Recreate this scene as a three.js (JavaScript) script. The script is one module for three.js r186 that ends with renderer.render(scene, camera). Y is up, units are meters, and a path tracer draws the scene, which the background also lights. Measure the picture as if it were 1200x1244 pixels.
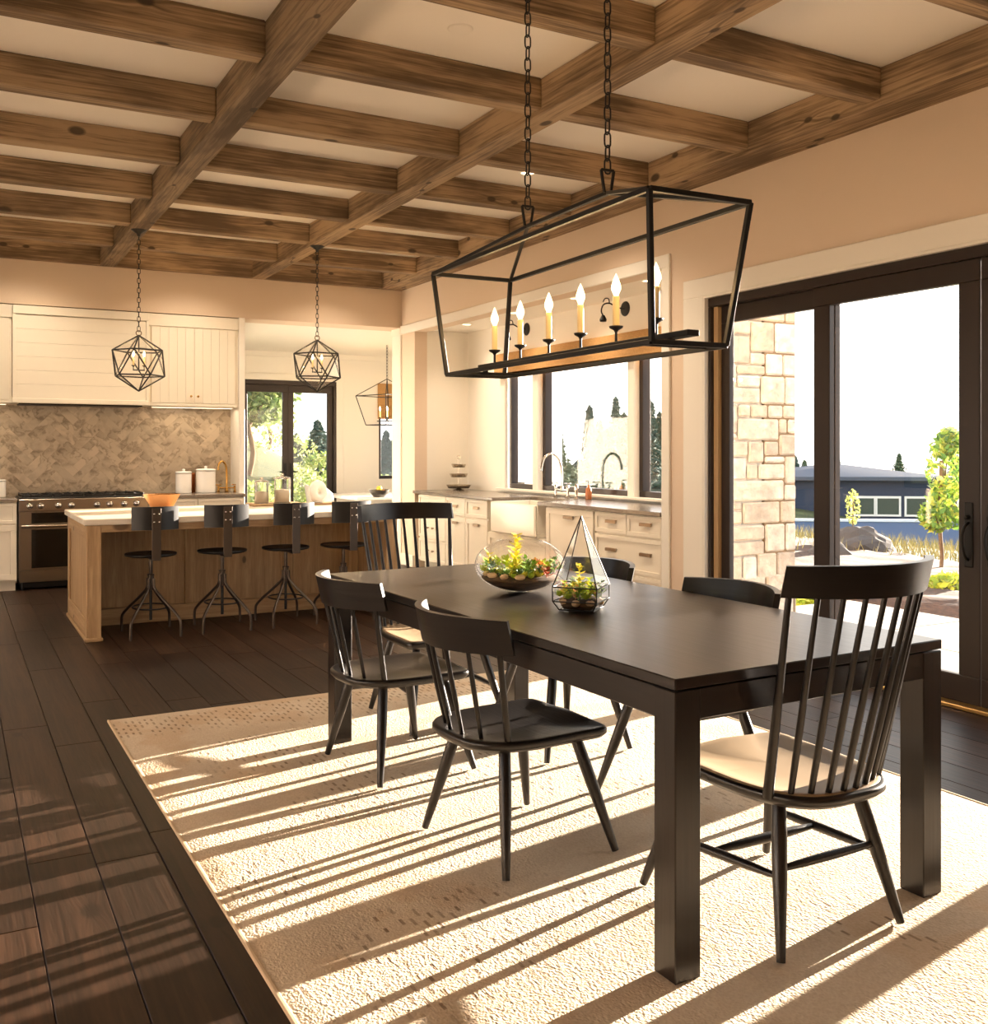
import * as THREE from 'three';
import { mergeGeometries } from 'three/addons/utils/BufferGeometryUtils.js';
import { RectAreaLightUniformsLib } from 'three/addons/lights/RectAreaLightUniformsLib.js';

// ---------------------------------------------------------------- camera, sky, sun, exposure
const scene = new THREE.Scene();
const EYE = 1.4, FOCAL = 1205, HEADING = Math.atan2(660, FOCAL);
const camera = new THREE.PerspectiveCamera(2 * Math.atan(622 / FOCAL) * 180 / Math.PI, 1200 / 1244, 0.05, 400);
camera.position.set(0, EYE, 0);
camera.rotation.y = -HEADING;
camera.setViewOffset(1200, 1244, 0, 77, 1200, 1244);   // lens shifted up, verticals stay parallel

const renderer = new THREE.WebGLRenderer({ antialias: true });
renderer.toneMapping = THREE.LinearToneMapping;
renderer.toneMappingExposure = 1.14;
renderer.shadowMap.enabled = true;
RectAreaLightUniformsLib.init();

const SUN_ELEVATION = 7.5 * Math.PI / 180, SUN_TURN = 10.2 * Math.PI / 180;
const toSun = new THREE.Vector3(Math.cos(SUN_ELEVATION) * Math.cos(SUN_TURN), Math.sin(SUN_ELEVATION), -Math.cos(SUN_ELEVATION) * Math.sin(SUN_TURN));
const sun = new THREE.DirectionalLight(new THREE.Color().setRGB(1.0, 0.86, 0.71), 48);
sun.position.copy(toSun).multiplyScalar(40).add(new THREE.Vector3(1, 0, -5));
sun.target.position.set(1, 0, -5);
sun.castShadow = true;
sun.shadow.mapSize.set(4096, 4096);
Object.assign(sun.shadow.camera, { left: -14, right: 14, top: 9, bottom: -9, near: 1, far: 90 });
sun.shadow.bias = -0.0004;
sun.shadow.radius = 0.8;
scene.add(sun, sun.target);

{ // hazy evening sky: pale and bright near the horizon, bluer overhead
  const W = 256, H = 128, data = new Float32Array(W * H * 4), d = new THREE.Vector3();
  for (let j = 0; j < H; j++) for (let i = 0; i < W; i++) {
    const phi = ((i + 0.5) / W - 0.5) * 2 * Math.PI, el = ((j + 0.5) / H - 0.5) * Math.PI;
    d.set(Math.cos(el) * Math.cos(phi), Math.sin(el), Math.cos(el) * Math.sin(phi));
    const up = Math.pow(Math.max(0, d.y), 0.55), glow = Math.pow(Math.max(0, d.dot(toSun)), 5);
    const o = (j * W + i) * 4, k = 2.5;
    data[o] = k * (1.00 - 0.42 * up + 0.60 * glow);
    data[o + 1] = k * (0.97 - 0.30 * up + 0.45 * glow);
    data[o + 2] = k * (0.93 - 0.12 * up + 0.22 * glow);
    data[o + 3] = 1;
  }
  const sky = new THREE.DataTexture(data, W, H, THREE.RGBAFormat, THREE.FloatType);
  sky.mapping = THREE.EquirectangularReflectionMapping;
  sky.magFilter = sky.minFilter = THREE.LinearFilter;
  sky.needsUpdate = true;
  scene.background = sky;
  scene.environment = null;
}

// ---------------------------------------------------------------- helpers
function mulberry(a) { return () => { a |= 0; a = a + 0x6D2B79F5 | 0; let t = Math.imul(a ^ a >>> 15, 1 | a); t = t + Math.imul(t ^ t >>> 7, 61 | t) ^ t; return ((t ^ t >>> 14) >>> 0) / 4294967296; }; }
const rnd = mulberry(20240611);
const V = (x, y, z) => new THREE.Vector3(x, y, z);
const clamp = (x, a, b) => Math.min(b, Math.max(a, x)), lerp = (a, b, t) => a + (b - a) * t;
const smooth = (a, b, x) => { const t = clamp((x - a) / (b - a), 0, 1); return t * t * (3 - 2 * t); };
// a photograph column and a distance along the view axis, as a place on the ground plan
const at = (u, depth) => { const k = depth / FOCAL, s = Math.sin(HEADING), c = Math.cos(HEADING); return [(FOCAL * s + (u - 600) * c) * k, (-FOCAL * c + (u - 600) * s) * k]; };

const taken = {};
function numbered(name) { const n = taken[name] = (taken[name] ?? -1) + 1; return n ? name + '_' + String(n).padStart(3, '0') : name; }
function tag(o, label, category, group) { o.userData.label = label; o.userData.category = category; if (group) o.userData.group = group; return o; }
function thing(name, label, category, [x, y, z] = [0, 0, 0], turn = 0, group) {
  const o = new THREE.Group(); o.name = numbered(name); o.position.set(x, y, z); o.rotation.y = turn; scene.add(o);
  return tag(o, label, category, group);
}
function structure(name, label, category) { const o = new THREE.Group(); o.name = numbered(name); o.userData.kind = 'structure'; scene.add(o); return tag(o, label, category); }
function copyOf(src, [x, y, z], turn, label) {
  const c = src.clone(); c.name = numbered(src.name.replace(/_\d{3}$/, '')); c.userData = { ...src.userData, label }; c.position.set(x, y, z); c.rotation.set(0, turn, 0); scene.add(c); return c;
}
function part(name, geos, mat, parent, label) {
  let g = Array.isArray(geos) ? (geos.length > 1 ? mergeGeometries(geos.map(flat)) : geos[0]) : geos;
  const m = new THREE.Mesh(g, mat); m.name = name; m.castShadow = m.receiveShadow = true; if (label) m.userData.label = label;
  (parent ?? scene).add(m); return m;
}
function flat(g) { const r = g.index ? g.toNonIndexed() : g; for (const k of Object.keys(r.attributes)) if (!['position', 'normal', 'uv'].includes(k)) r.deleteAttribute(k); r.morphAttributes = {}; return r; }
const moved = (g, x, y, z) => g.translate(x, y, z);

// box with chamfered edges, uv in metres, u along the grain axis
function cbox(w, h, d, c = 0, grain = 0, uo = 0, vo = 0) {
  const H = [w / 2, h / 2, d / 2], P = [], N = [], U = [], e1 = V(), e2 = V(), n = V();
  c = Math.min(c, H[0] * 0.9, H[1] * 0.9, H[2] * 0.9);
  const face = (pts) => {
    const [a, b, q] = pts.map(p => V(...p)); n.crossVectors(e1.subVectors(b, a), e2.subVectors(q, a)).normalize();
    const mid = pts.reduce((s, p) => s.add(V(...p)), V(0, 0, 0));
    if (n.dot(mid) < 0) { pts = pts.slice().reverse(); n.negate(); }
    const ax = [Math.abs(n.x), Math.abs(n.y), Math.abs(n.z)], k = ax.indexOf(Math.max(...ax));
    const rest = [0, 1, 2].filter(i => i !== k), ui = rest.includes(grain) ? grain : rest[0], vi = rest.find(i => i !== ui);
    for (let i = 1; i < pts.length - 1; i++) for (const p of [pts[0], pts[i], pts[i + 1]]) { P.push(...p); N.push(n.x, n.y, n.z); U.push(p[ui] + uo, p[vi] + vo + k * 0.13); }
  };
  const I = H.map(x => x - c);
  for (let k = 0; k < 3; k++) for (const s of [-1, 1]) {
    const [i, j] = [0, 1, 2].filter(q => q !== k);
    face([[-1, -1], [1, -1], [1, 1], [-1, 1]].map(([a, b]) => { const p = [0, 0, 0]; p[k] = s * H[k]; p[i] = a * I[i]; p[j] = b * I[j]; return p; }));
  }
  if (c > 0) {
    for (let k = 0; k < 3; k++) { const [i, j] = [0, 1, 2].filter(q => q !== k);
      for (const si of [-1, 1]) for (const sj of [-1, 1]) { const mk = (pi, pj, pk) => { const p = [0, 0, 0]; p[i] = pi; p[j] = pj; p[k] = pk; return p; };
        face([mk(si * H[i], sj * I[j], -I[k]), mk(si * I[i], sj * H[j], -I[k]), mk(si * I[i], sj * H[j], I[k]), mk(si * H[i], sj * I[j], I[k])]); } }
    for (const a of [-1, 1]) for (const b of [-1, 1]) for (const q of [-1, 1]) face([[a * H[0], b * I[1], q * I[2]], [a * I[0], b * H[1], q * I[2]], [a * I[0], b * I[1], q * H[2]]]);
  }
  const g = new THREE.BufferGeometry();
  g.setAttribute('position', new THREE.Float32BufferAttribute(P, 3)); g.setAttribute('normal', new THREE.Float32BufferAttribute(N, 3)); g.setAttribute('uv', new THREE.Float32BufferAttribute(U, 2));
  return g;
}
// box between two corners
const box = (x0, x1, y0, y1, z0, z1, c = 0, grain = 0, uo = 0, vo = 0) => cbox(x1 - x0, y1 - y0, z1 - z0, c, grain, uo + (x0 + x1) / 2 * (grain === 0) + (z0 + z1) / 2 * (grain === 2) + (y0 + y1) / 2 * (grain === 1), vo + (grain === 0 ? (z0 + z1) / 2 : (x0 + x1) / 2)).translate((x0 + x1) / 2, (y0 + y1) / 2, (z0 + z1) / 2);
function aim(g, a, b) { // turns a shape made along +y from 0 so that it runs from a to b
  const q = new THREE.Quaternion().setFromUnitVectors(V(0, 1, 0), b.clone().sub(a).normalize());
  return g.applyQuaternion(q).translate(a.x, a.y, a.z);
}
// turned rod with radii spread evenly from a to b
function rod(a, b, radii, seg = 10) {
  a = Array.isArray(a) ? V(...a) : a; b = Array.isArray(b) ? V(...b) : b;
  if (!Array.isArray(radii)) radii = [radii, radii];
  const L = a.distanceTo(b), pts = [new THREE.Vector2(0.0001, 0)];
  radii.forEach((r, i) => pts.push(new THREE.Vector2(r, L * i / (radii.length - 1)))); pts.push(new THREE.Vector2(0.0001, L));
  return aim(flat(lathe(pts, seg)), a, b);
}
function lathe(pts, seg = 24) { pts = pts.map(p => Array.isArray(p) ? new THREE.Vector2(...p) : p); return new THREE.LatheGeometry(pts, seg); }
// square bar between two points
function bar(a, b, w, h = w, c = 0.0015) {
  a = V(...a); b = V(...b); const L = a.distanceTo(b), g = cbox(w, h, L, c, 2);
  const m = new THREE.Matrix4().lookAt(b, a, Math.abs(b.y - a.y) > L * 0.95 ? V(1, 0, 0) : V(0, 1, 0));
  return g.applyMatrix4(m).translate((a.x + b.x) / 2, (a.y + b.y) / 2, (a.z + b.z) / 2);
}
// surface from a grid function
function sheet(nu, nv, fn, flip = false) {
  const P = [], U = [], I = [];
  for (let j = 0; j <= nv; j++) for (let i = 0; i <= nu; i++) { const p = fn(i / nu, j / nv); P.push(p[0], p[1], p[2]); U.push(p[3] ?? i / nu, p[4] ?? j / nv); }
  for (let j = 0; j < nv; j++) for (let i = 0; i < nu; i++) { const a = j * (nu + 1) + i, b = a + 1, c = a + nu + 1, d = c + 1; flip ? I.push(a, b, d, a, d, c) : I.push(a, d, b, a, c, d); }
  const g = new THREE.BufferGeometry(); g.setAttribute('position', new THREE.Float32BufferAttribute(P, 3)); g.setAttribute('uv', new THREE.Float32BufferAttribute(U, 2)); g.setIndex(I); g.computeVertexNormals();
  return g;
}
const tube = (pts, r, n = 24, seg = 8, closed = false) => new THREE.TubeGeometry(new THREE.CatmullRomCurve3(pts.map(p => V(...p)), closed, 'centripetal'), n, r, seg, closed);

// ---------------------------------------------------------------- computed textures
const PERM = (() => { const r = mulberry(77), p = new Float32Array(65536); for (let i = 0; i < 65536; i++) p[i] = r(); return p; })();
function vnoise(x, y, px = 256, py = 256, s = 0) { // value noise that repeats after px, py cells
  const xi = Math.floor(x), yi = Math.floor(y), fx = x - xi, fy = y - yi, u = fx * fx * (3 - 2 * fx), v = fy * fy * (3 - 2 * fy);
  const x0 = ((xi % px) + px) % px, x1 = (x0 + 1) % px, y0 = ((yi % py) + py) % py, y1 = (y0 + 1) % py;
  const h = (a, b) => PERM[(a * 131 + b * 7919 + s * 1013) & 65535];
  return lerp(lerp(h(x0, y0), h(x1, y0), u), lerp(h(x0, y1), h(x1, y1), u), v);
}
function fbm(x, y, px, py, oct = 4, s = 0) { let a = 0.5, t = 0, n = 0; for (let i = 0; i < oct; i++) { t += a * vnoise(x, y, px, py, s + i); n += a; a *= 0.5; x *= 2; y *= 2; px *= 2; py *= 2; } return t / n; }
function texture(w, h, fn, srgb, sizeU, sizeV) { // fn(u, v) -> [r, g, b] in 0..255, or one number
  const d = new Uint8Array(w * h * 4);
  for (let j = 0; j < h; j++) for (let i = 0; i < w; i++) { const c = fn((i + 0.5) / w, (j + 0.5) / h), o = (j * w + i) * 4, a = Array.isArray(c); d[o] = clamp(a ? c[0] : c, 0, 255); d[o + 1] = clamp(a ? c[1] : c, 0, 255); d[o + 2] = clamp(a ? c[2] : c, 0, 255); d[o + 3] = 255; }
  const t = new THREE.DataTexture(d, w, h); t.wrapS = t.wrapT = THREE.RepeatWrapping; t.magFilter = THREE.LinearFilter; t.minFilter = THREE.LinearMipmapLinearFilter; t.generateMipmaps = true;
  if (srgb) t.colorSpace = THREE.SRGBColorSpace; if (sizeU) t.repeat.set(1 / sizeU, 1 / sizeV); t.needsUpdate = true; return t;
}
const mix3 = (a, b, t) => [lerp(a[0], b[0], t), lerp(a[1], b[1], t), lerp(a[2], b[2], t)];
// wood: grain runs along u; knots are rings that push the grain aside
function wood({ w = 1024, h = 512, len = 3, wide = 1, light, dark, knots = 0, seed = 1, lines = 60, wear = 0, bump = 0.001, rough = 0.5, physical }) {
  const r = mulberry(seed), K = []; for (let i = 0; i < knots; i++) K.push([r(), r(), 0.012 + 0.02 * r()]);
  const value = (u, v) => {
    let push = 0, knot = 0;
    for (const [ku, kv, kr] of K) { let du = Math.abs(u - ku); du = Math.min(du, 1 - du) * len; let dv = v - kv; dv -= Math.round(dv); dv *= wide; const q = Math.hypot(du * 0.55, dv) / kr; if (q < 5) { push += Math.exp(-q * q * 0.25) * Math.sign(dv) * 0.02; if (q < 1.25) knot = Math.max(knot, 1 - Math.max(0, q - 0.75) * 2); } }
    const vv = v + push / wide + 0.02 * (fbm(u * 4, v * 3, 4, 3, 3, seed) - 0.5);
    const a = fbm(u * 5, vv * lines, 5, lines, 3, seed + 10), b = fbm(u * 28, vv * lines * 2.5, 28, Math.round(lines * 2.5), 2, seed + 20), c = fbm(u * 6, v * 5, 6, 5, 4, seed + 30);
    return [clamp(0.5 + (a - 0.5) * 1.25 + (b - 0.5) * 0.7 + (c - 0.5) * (0.8 + wear), 0, 1), knot, b];
  };
  const cache = new Float32Array(w * h * 2); let q = 0;
  const map = texture(w, h, (u, v) => { const [t, k, b] = value(u, v); cache[q++] = t; cache[q++] = k; return mix3(mix3(dark, light, t), mix3(dark, [20, 12, 8], 0.55), k * 0.75); }, true, len, wide);
  q = 0; const bm = texture(w, h, () => { const t = cache[q++], k = cache[q++]; return 255 * clamp(t * 0.9 - k * 0.3, 0, 1); }, false, len, wide);
  const M = physical ? THREE.MeshPhysicalMaterial : THREE.MeshStandardMaterial;
  return new M({ map, bumpMap: bm, bumpScale: bump, roughness: rough, ...(physical || {}) });
}
const srgb = (r, g, b) => new THREE.Color().setRGB(r / 255, g / 255, b / 255, THREE.SRGBColorSpace);
const std = (r, g, b, roughness = 0.6, metalness = 0, more = {}) => new THREE.MeshStandardMaterial({ color: srgb(r, g, b), roughness, metalness, ...more });
function paint(r, g, b, rough = 0.7, seed = 3) { // wall paint with a faint roller stipple
  const bump = texture(256, 256, (u, v) => 255 * fbm(u * 64, v * 64, 64, 64, 2, seed), false, 0.5, 0.5);
  return std(r, g, b, rough, 0, { bumpMap: bump, bumpScale: 0.0004 });
}
const M = {};
M.beams = [1, 0.84, 1.08].map((k, i) => wood({ w: 1024, h: 384, light: [170 * k, 143 * k, 110 * k], dark: [98 * k, 78 * k, 57 * k], knots: 7, seed: 5 + i, len: 3.2, wide: 0.9, lines: 80, wear: 1.2, bump: 0.003, rough: 0.82 }));
M.ceiling = paint(240, 231, 217, 0.85, 4);
M.wall = paint(222, 201, 178, 0.8, 9);
M.trim = std(240, 234, 222, 0.45);
M.cabinet = std(238, 229, 211, 0.42);
M.plank = [0, 1, 2, 3].map(i => { const k = [1, 0.86, 1.12, 0.95][i]; return wood({ w: 512, h: 256, light: [66 * k, 47 * k, 35 * k], dark: [42 * k, 30 * k, 22 * k], knots: 2, seed: 40 + i, len: 2.4, wide: 0.5, lines: 40, bump: 0.0004, rough: 0.42, physical: { specularIntensity: 0.4 } }); });
M.gap = std(18, 12, 9, 0.9);
M.oak = wood({ light: [192, 160, 118], dark: [164, 130, 90], knots: 2, seed: 61, len: 2, wide: 0.8, lines: 50, bump: 0.0008, rough: 0.55 });
M.islandTop = wood({ light: [240, 229, 210], dark: [222, 206, 182], knots: 0, seed: 66, len: 2.5, wide: 1, lines: 26, bump: 0.0003, rough: 0.32 });
M.black = wood({ w: 512, h: 256, light: [24, 18, 15], dark: [17, 12, 10], seed: 71, len: 1.2, wide: 0.4, lines: 60, bump: 0.0003, rough: 0.34 });
M.table = wood({ light: [33, 24, 19], dark: [20, 14, 11], knots: 0, seed: 76, len: 2.6, wide: 1.1, lines: 60, bump: 0.0003, rough: 0.3 });
M.tanSeat = std(164, 140, 110, 0.42);
M.iron = std(13, 12, 12, 0.5, 0.1);
M.bronze = std(46, 35, 29, 0.4, 0.1);
M.steel = std(160, 150, 138, 0.28, 1);
M.darkglass = std(14, 12, 11, 0.08, 0);
M.blackEnamel = std(22, 20, 19, 0.35);
M.stool = std(12, 10, 9, 0.42, 0);
M.gunmetal = std(86, 76, 68, 0.35, 0.8);
M.copper = std(236, 178, 126, 0.22, 1);
M.brass = std(206, 160, 88, 0.25, 1);
M.chrome = std(226, 222, 216, 0.12, 1);
M.silver = std(206, 196, 180, 0.25, 1);
M.nickel = std(150, 130, 108, 0.35, 0.9);
M.china = std(246, 242, 234, 0.2);
M.fireclay = std(244, 236, 220, 0.14);
M.counter = (() => { const map = texture(512, 512, (u, v) => { const n = fbm(u * 10, v * 10, 10, 10, 5, 91), s = fbm(u * 120, v * 120, 120, 120, 2, 95); return mix3([100, 90, 80], [148, 136, 122], clamp(n * 0.7 + s * 0.5 - 0.1, 0, 1)); }, true, 1.2, 1.2); return new THREE.MeshStandardMaterial({ map, roughness: 0.22 }); })();
M.glass = new THREE.MeshPhysicalMaterial({ color: 0xffffff, transmission: 1, thickness: 0, roughness: 0, ior: 1.5 });
M.jarGlass = new THREE.MeshPhysicalMaterial({ color: 0xffffff, transmission: 1, thickness: 0.004, roughness: 0, ior: 1.48 });
M.shade = (() => { const f = (u, v) => 0.5 + 0.25 * Math.sin(v * Math.PI * 2 * 60) + 0.5 * (fbm(u * 60, v * 120, 60, 120, 2, 33) - 0.5); const map = texture(512, 512, (u, v) => mix3([150, 108, 62], [214, 170, 112], clamp(f(u, v), 0, 1)), true, 0.5, 0.5), b = texture(512, 512, (u, v) => 255 * clamp(f(u, v), 0, 1), false, 0.5, 0.5); return new THREE.MeshStandardMaterial({ map, bumpMap: b, bumpScale: 0.002, roughness: 0.9 }); })();

// ---------------------------------------------------------------- room shell
const XL = -3.2, XR = 4.795, ZB = -11.08, ZF = 2.4, CEIL = 3.51, HEAD = 2.86, XW = 5.5, NB = -14.66;
{
  const floor = structure('floor', 'dark brown wide plank hardwood floor', 'floor');
  part('subfloor', [box(XL - 0.16, XR + 0.16, -0.14, -0.021, -11.6, ZF + 0.16), box(2.72, 7.16, -0.14, 0, -14.82, -11.6), box(XR + 0.16, 5.66, -0.14, 0, -11.335, -5.9), box(4.955, 7.16, -0.14, 0, -11.6, -11.18)], M.gap, floor);
  const lens = [1.5, 1.8, 2.1, 2.4], variants = {};
  const plankShape = (len, k, w) => variants[[len.toFixed(3), k, w.toFixed(3)]] ??= cbox(w - 0.0022, 0.02, len - 0.002, 0.0022, 2, k * 0.77, k * 0.17);
  let x = 0.226 - 17 * 0.204;
  for (; x < XR; x += 0.204) {
    const x0 = Math.max(x, XL), x1 = Math.min(x + 0.204, XR); if (x1 - x0 < 0.02) continue;
    let z = ZF + 0.1 + rnd() * 1.2; 
    while (z > -11.55) {
      let len = lens[Math.floor(rnd() * 4)], z1 = z - len; let a = Math.min(z, ZF), b = Math.max(z1, -11.55);
      if (b - -11.55 < 0.5) b = -11.55;
      if (a - b > 0.05) { const m = part('plank', plankShape(a - b, Math.floor(rnd() * 3), x1 - x0), M.plank[Math.floor(rnd() * 4)], floor); m.position.set((x0 + x1) / 2, -0.01, (a + b) / 2); }
      z = b;
      if (b === -11.55) break;
    }
  }
}
{
  const ceil = structure('ceiling', 'cream ceiling crossed by a grid of reclaimed timber beams', 'ceiling');
  part('plaster', box(XL - 0.16, XR + 0.16, CEIL, CEIL + 0.16, -11.6, ZF + 0.16), M.ceiling, ceil);
  const bm = (x0, x1, y0, z0, z1, grain, i) => part('beam', box(x0, x1, y0, CEIL, z0, z1, 0.006, grain, i * 0.83, i * 0.37), M.beams[[0, 1, 2, 0, 2][(i * 7 + (grain ? 2 : 0)) % 5]], ceil);
  let i = 0;
  const mains = [[-1.84, -1.68], [-0.24, -0.08], [1.36, 1.52], [2.95, 3.11]];
  for (const [a, b] of mains) bm(a, b, 3.308, ZB, ZF, 2, i++);
  bm(4.51, XR, 3.308, ZB, ZF, 2, i++); bm(XL, -2.95, 3.308, ZB, ZF, 2, i++);
  bm(-2.95, 4.51, 3.308, ZB, ZB + 0.09, 0, i++);
  const bays = [[-2.95, -1.84], [-1.68, -0.24], [-0.08, 1.36], [1.52, 2.95], [3.11, 4.51]];
  for (let k = -7; k < 6; k++) { const far = -4.95 - 1.04 * k; if (far < -10.9 || far > ZF) continue; for (const [a, b] of bays) bm(a, b, 3.335, far, far + 0.13, 0, i++); }
}
{
  // right wall: pier, header over the sink alcove, pier, header over the patio doors, rest
  const w = structure('wall_right', 'beige painted wall above the patio doors and sink alcove', 'wall');
  part('plaster', [box(XR, 4.955, 0, CEIL, -11.335, -10.7), box(XR, 4.955, 2.78, CEIL, -10.7, -6.05), box(XR, 4.955, 0, CEIL, -6.05, -5.56), box(XR, 4.955, 2.5, CEIL, -5.56, -1.2), box(XR, 4.955, 0, CEIL, -1.2, ZF + 0.16)], M.wall, w);
  // alcove shell
  const a = structure('wall_alcove', 'cream wall of the alcove around the sink windows', 'wall');
  part('plaster', [box(4.955, 5.66, 0, 3.0, -10.86, -10.7), box(4.955, 5.66, 0, 3.0, -6.05, -5.9),
    box(XW, 5.66, 0, 0.955, -10.7, -6.05), box(XW, 5.66, 2.46, 3.0, -10.7, -6.05), box(XW, 5.66, 0.955, 2.46, -10.7, -9.8), box(XW, 5.66, 0.955, 2.46, -6.2, -6.05), box(4.955, XW, 2.8, 3.0, -10.7, -6.05)], M.trim, a);
  const b = structure('wall_back', 'beige header wall above the kitchen cabinets', 'wall');
  part('plaster', [box(XL - 0.16, 4.955, HEAD, CEIL, -11.45, ZB), box(XL - 0.16, 2.88, 0, CEIL, -11.6, -11.45)], M.wall, b);
  const n = structure('wall_nook', 'pale wall of the breakfast nook around the glazed double door', 'wall');
  part('plaster', [box(2.72, 2.88, 0, 3.0, -14.82, -11.6),
    box(2.88, 3.73, 0, 3.0, -14.82, NB), box(5.24, 5.95, 0, 3.0, -14.82, NB), box(6.9, 7.16, 0, 3.0, -14.82, NB), box(3.73, 5.24, 2.43, 3.0, -14.82, NB), box(5.95, 6.9, 2.43, 3.0, -14.82, NB), box(5.95, 6.9, 0, 0.92, -14.82, NB),
    box(7.0, 7.16, 0, 3.0, NB, -13.3), box(7.0, 7.16, 0, 0.85, -13.3, -11.5), box(7.0, 7.16, 2.45, 3.0, -13.3, -11.5), box(7.0, 7.16, 0, 3.0, -11.5, -11.18),
    box(4.955, 7.0, 0, 3.0, -11.335, -11.18), box(2.72, 7.16, HEAD, 3.02, -14.82, -11.45)], M.trim, n);
  const l = structure('wall_left', 'beige painted wall with tall windows beyond the kitchen', 'wall');
  const wins = [[-10.4, -7.7], [-6.6, -4.0], [-3.2, -0.6]];
  const geo = [box(XL - 0.16, XL, 0, 0.8, -11.45, ZF + 0.16), box(XL - 0.16, XL, 2.6, CEIL, -11.45, ZF + 0.16)];
  let z = -11.45; for (const [p, q] of wins) { geo.push(box(XL - 0.16, XL, 0.8, 2.6, z, p)); z = q; } geo.push(box(XL - 0.16, XL, 0.8, 2.6, z, ZF + 0.16));
  part('plaster', geo, M.wall, l);
  wins.forEach(([p, q]) => {
    const win = structure('window_' + (10 + wins.findIndex(w => w[0] === p)), 'tall dark framed window in the left wall', 'window');
    part('frame', [box(XL - 0.12, XL - 0.04, 0.8, 0.87, p, q, 0.004), box(XL - 0.12, XL - 0.04, 2.53, 2.6, p, q, 0.004), ...[p, (p + q) / 2 - 0.035, q - 0.07].map(s => box(XL - 0.12, XL - 0.04, 0.87, 2.53, s, s + 0.07, 0.004))], M.bronze, win);
    for (const [s, e] of [[p + 0.07, (p + q) / 2 - 0.035], [(p + q) / 2 + 0.035, q - 0.07]]) part('pane', box(XL - 0.083, XL - 0.079, 0.87, 2.53, s, e), M.glass, win);
  });
  const f = structure('wall_front', 'beige painted wall behind the dining area', 'wall');
  part('plaster', box(XL, XR, 0, CEIL, ZF, ZF + 0.16), M.wall, f);
}
{ // white casings
  const t1 = structure('trim_1', 'cream casing around the sink alcove opening', 'trim');
  part('casing', [box(XR - 0.022, XR, 2.78, 2.88, -11.08, -5.955, 0.004, 2), box(XR - 0.022, XR, 0, 2.78, -6.05, -5.955, 0.004, 1), box(XR - 0.006, XR + 0.16, 0, 2.78, -6.056, -6.04, 0, 1)], M.trim, t1);
  const t2 = structure('trim_2', 'cream casing around the patio doors', 'trim');
  part('casing', [box(XR - 0.028, XR, 2.5, 2.637, -5.785, -1.0, 0.005, 2), box(XR - 0.028, XR, 0, 2.5, -5.785, -5.56, 0.005, 1), box(XR - 0.028, XR, 0, 2.5, -1.2, -1.0, 0.005, 1), box(XR - 0.028, 4.955, 2.485, 2.5, -5.56, -1.2), box(XR - 0.028, 4.9, 0, 2.485, -5.56, -5.545)], M.trim, t2);
  const t3 = structure('trim_3', 'white corner casing between kitchen and breakfast nook', 'trim');
  part('casing', [box(XR - 0.02, XR, 0, HEAD, -11.335, -11.075, 0.004, 1), box(XR - 0.03, XR, 2.78, HEAD, -11.335, -11.07, 0.004, 1)], M.trim, t3);
  const bb = structure('baseboard_right', 'white baseboard at the foot of the right wall', 'baseboard');
  part('board', [box(XR - 0.018, XR, 0, 0.14, -11.07, -10.72, 0.004, 2), box(XR - 0.018, XR, 0, 0.14, -5.95, -5.79, 0.004, 2)], M.trim, bb);
}

// ---------------------------------------------------------------- patio doors
{
  const d = structure('door_1', 'dark bronze sliding patio doors with four tall glass panels', 'door');
  part('frame', [box(4.80, 4.93, 2.42, 2.485, -5.545, -1.215, 0.004, 2), box(4.80, 4.93, 0, 2.42, -5.545, -5.52, 0.004, 1), box(4.80, 4.93, 0, 2.42, -1.255, -1.215, 0.004, 1)], M.bronze, d);
  part('jamb_strip', box(4.83, 4.90, 0.022, 2.42, -5.52, -5.475, 0.003, 1), std(196, 164, 118, 0.5), d, 'tan strip beside the dark frame');
  part('threshold', [box(4.74, 4.99, 0.0, 0.022, -5.545, -1.215, 0.004, 2)], std(196, 158, 96, 0.35, 0.7), d, 'brass coloured threshold strip');
  const sash = (z0, z1, x, lead, st = 0.13) => {
    const s = part('sash', [box(x, x + 0.045, 2.30, 2.42, z0, z1, 0.004, 2), box(x, x + 0.045, 0.022, 0.17, z0, z1, 0.004, 2), box(x, x + 0.045, 0.17, 2.30, z0, z0 + st, 0.004, 1), box(x, x + 0.045, 0.17, 2.30, z1 - 0.13, z1, 0.004, 1)], M.bronze, d);
    part('pane', box(x + 0.02, x + 0.026, 0.165, 2.305, z0 + st - 0.005, z1 - 0.125), M.glass, s);
    if (lead !== undefined) {
      const hz = lead > 0 ? z1 - 0.065 : z0 + 0.065;
      part('handle', [box(x - 0.008, x, 0.76, 1.11, hz - 0.026, hz + 0.026, 0.004, 1),
        flat(tube([[x - 0.005, 1.0, hz], [x - 0.04, 0.985, hz + 0.004], [x - 0.062, 0.93, hz], [x - 0.052, 0.86, hz], [x - 0.028, 0.81, hz], [x - 0.005, 0.80, hz]], 0.008, 20, 8)),
        rod([x - 0.03, 1.03, hz], [x, 1.03, hz], [0.012, 0.014])], M.iron, s, 'dark curved pull handle on a back plate');
    }
  };
  sash(-5.475, -4.425, 4.862, undefined, 0.085); sash(-4.56, -3.395, 4.815, 1); sash(-3.39, -2.235, 4.815, -1); sash(-2.37, -1.255, 4.862);
}
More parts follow.
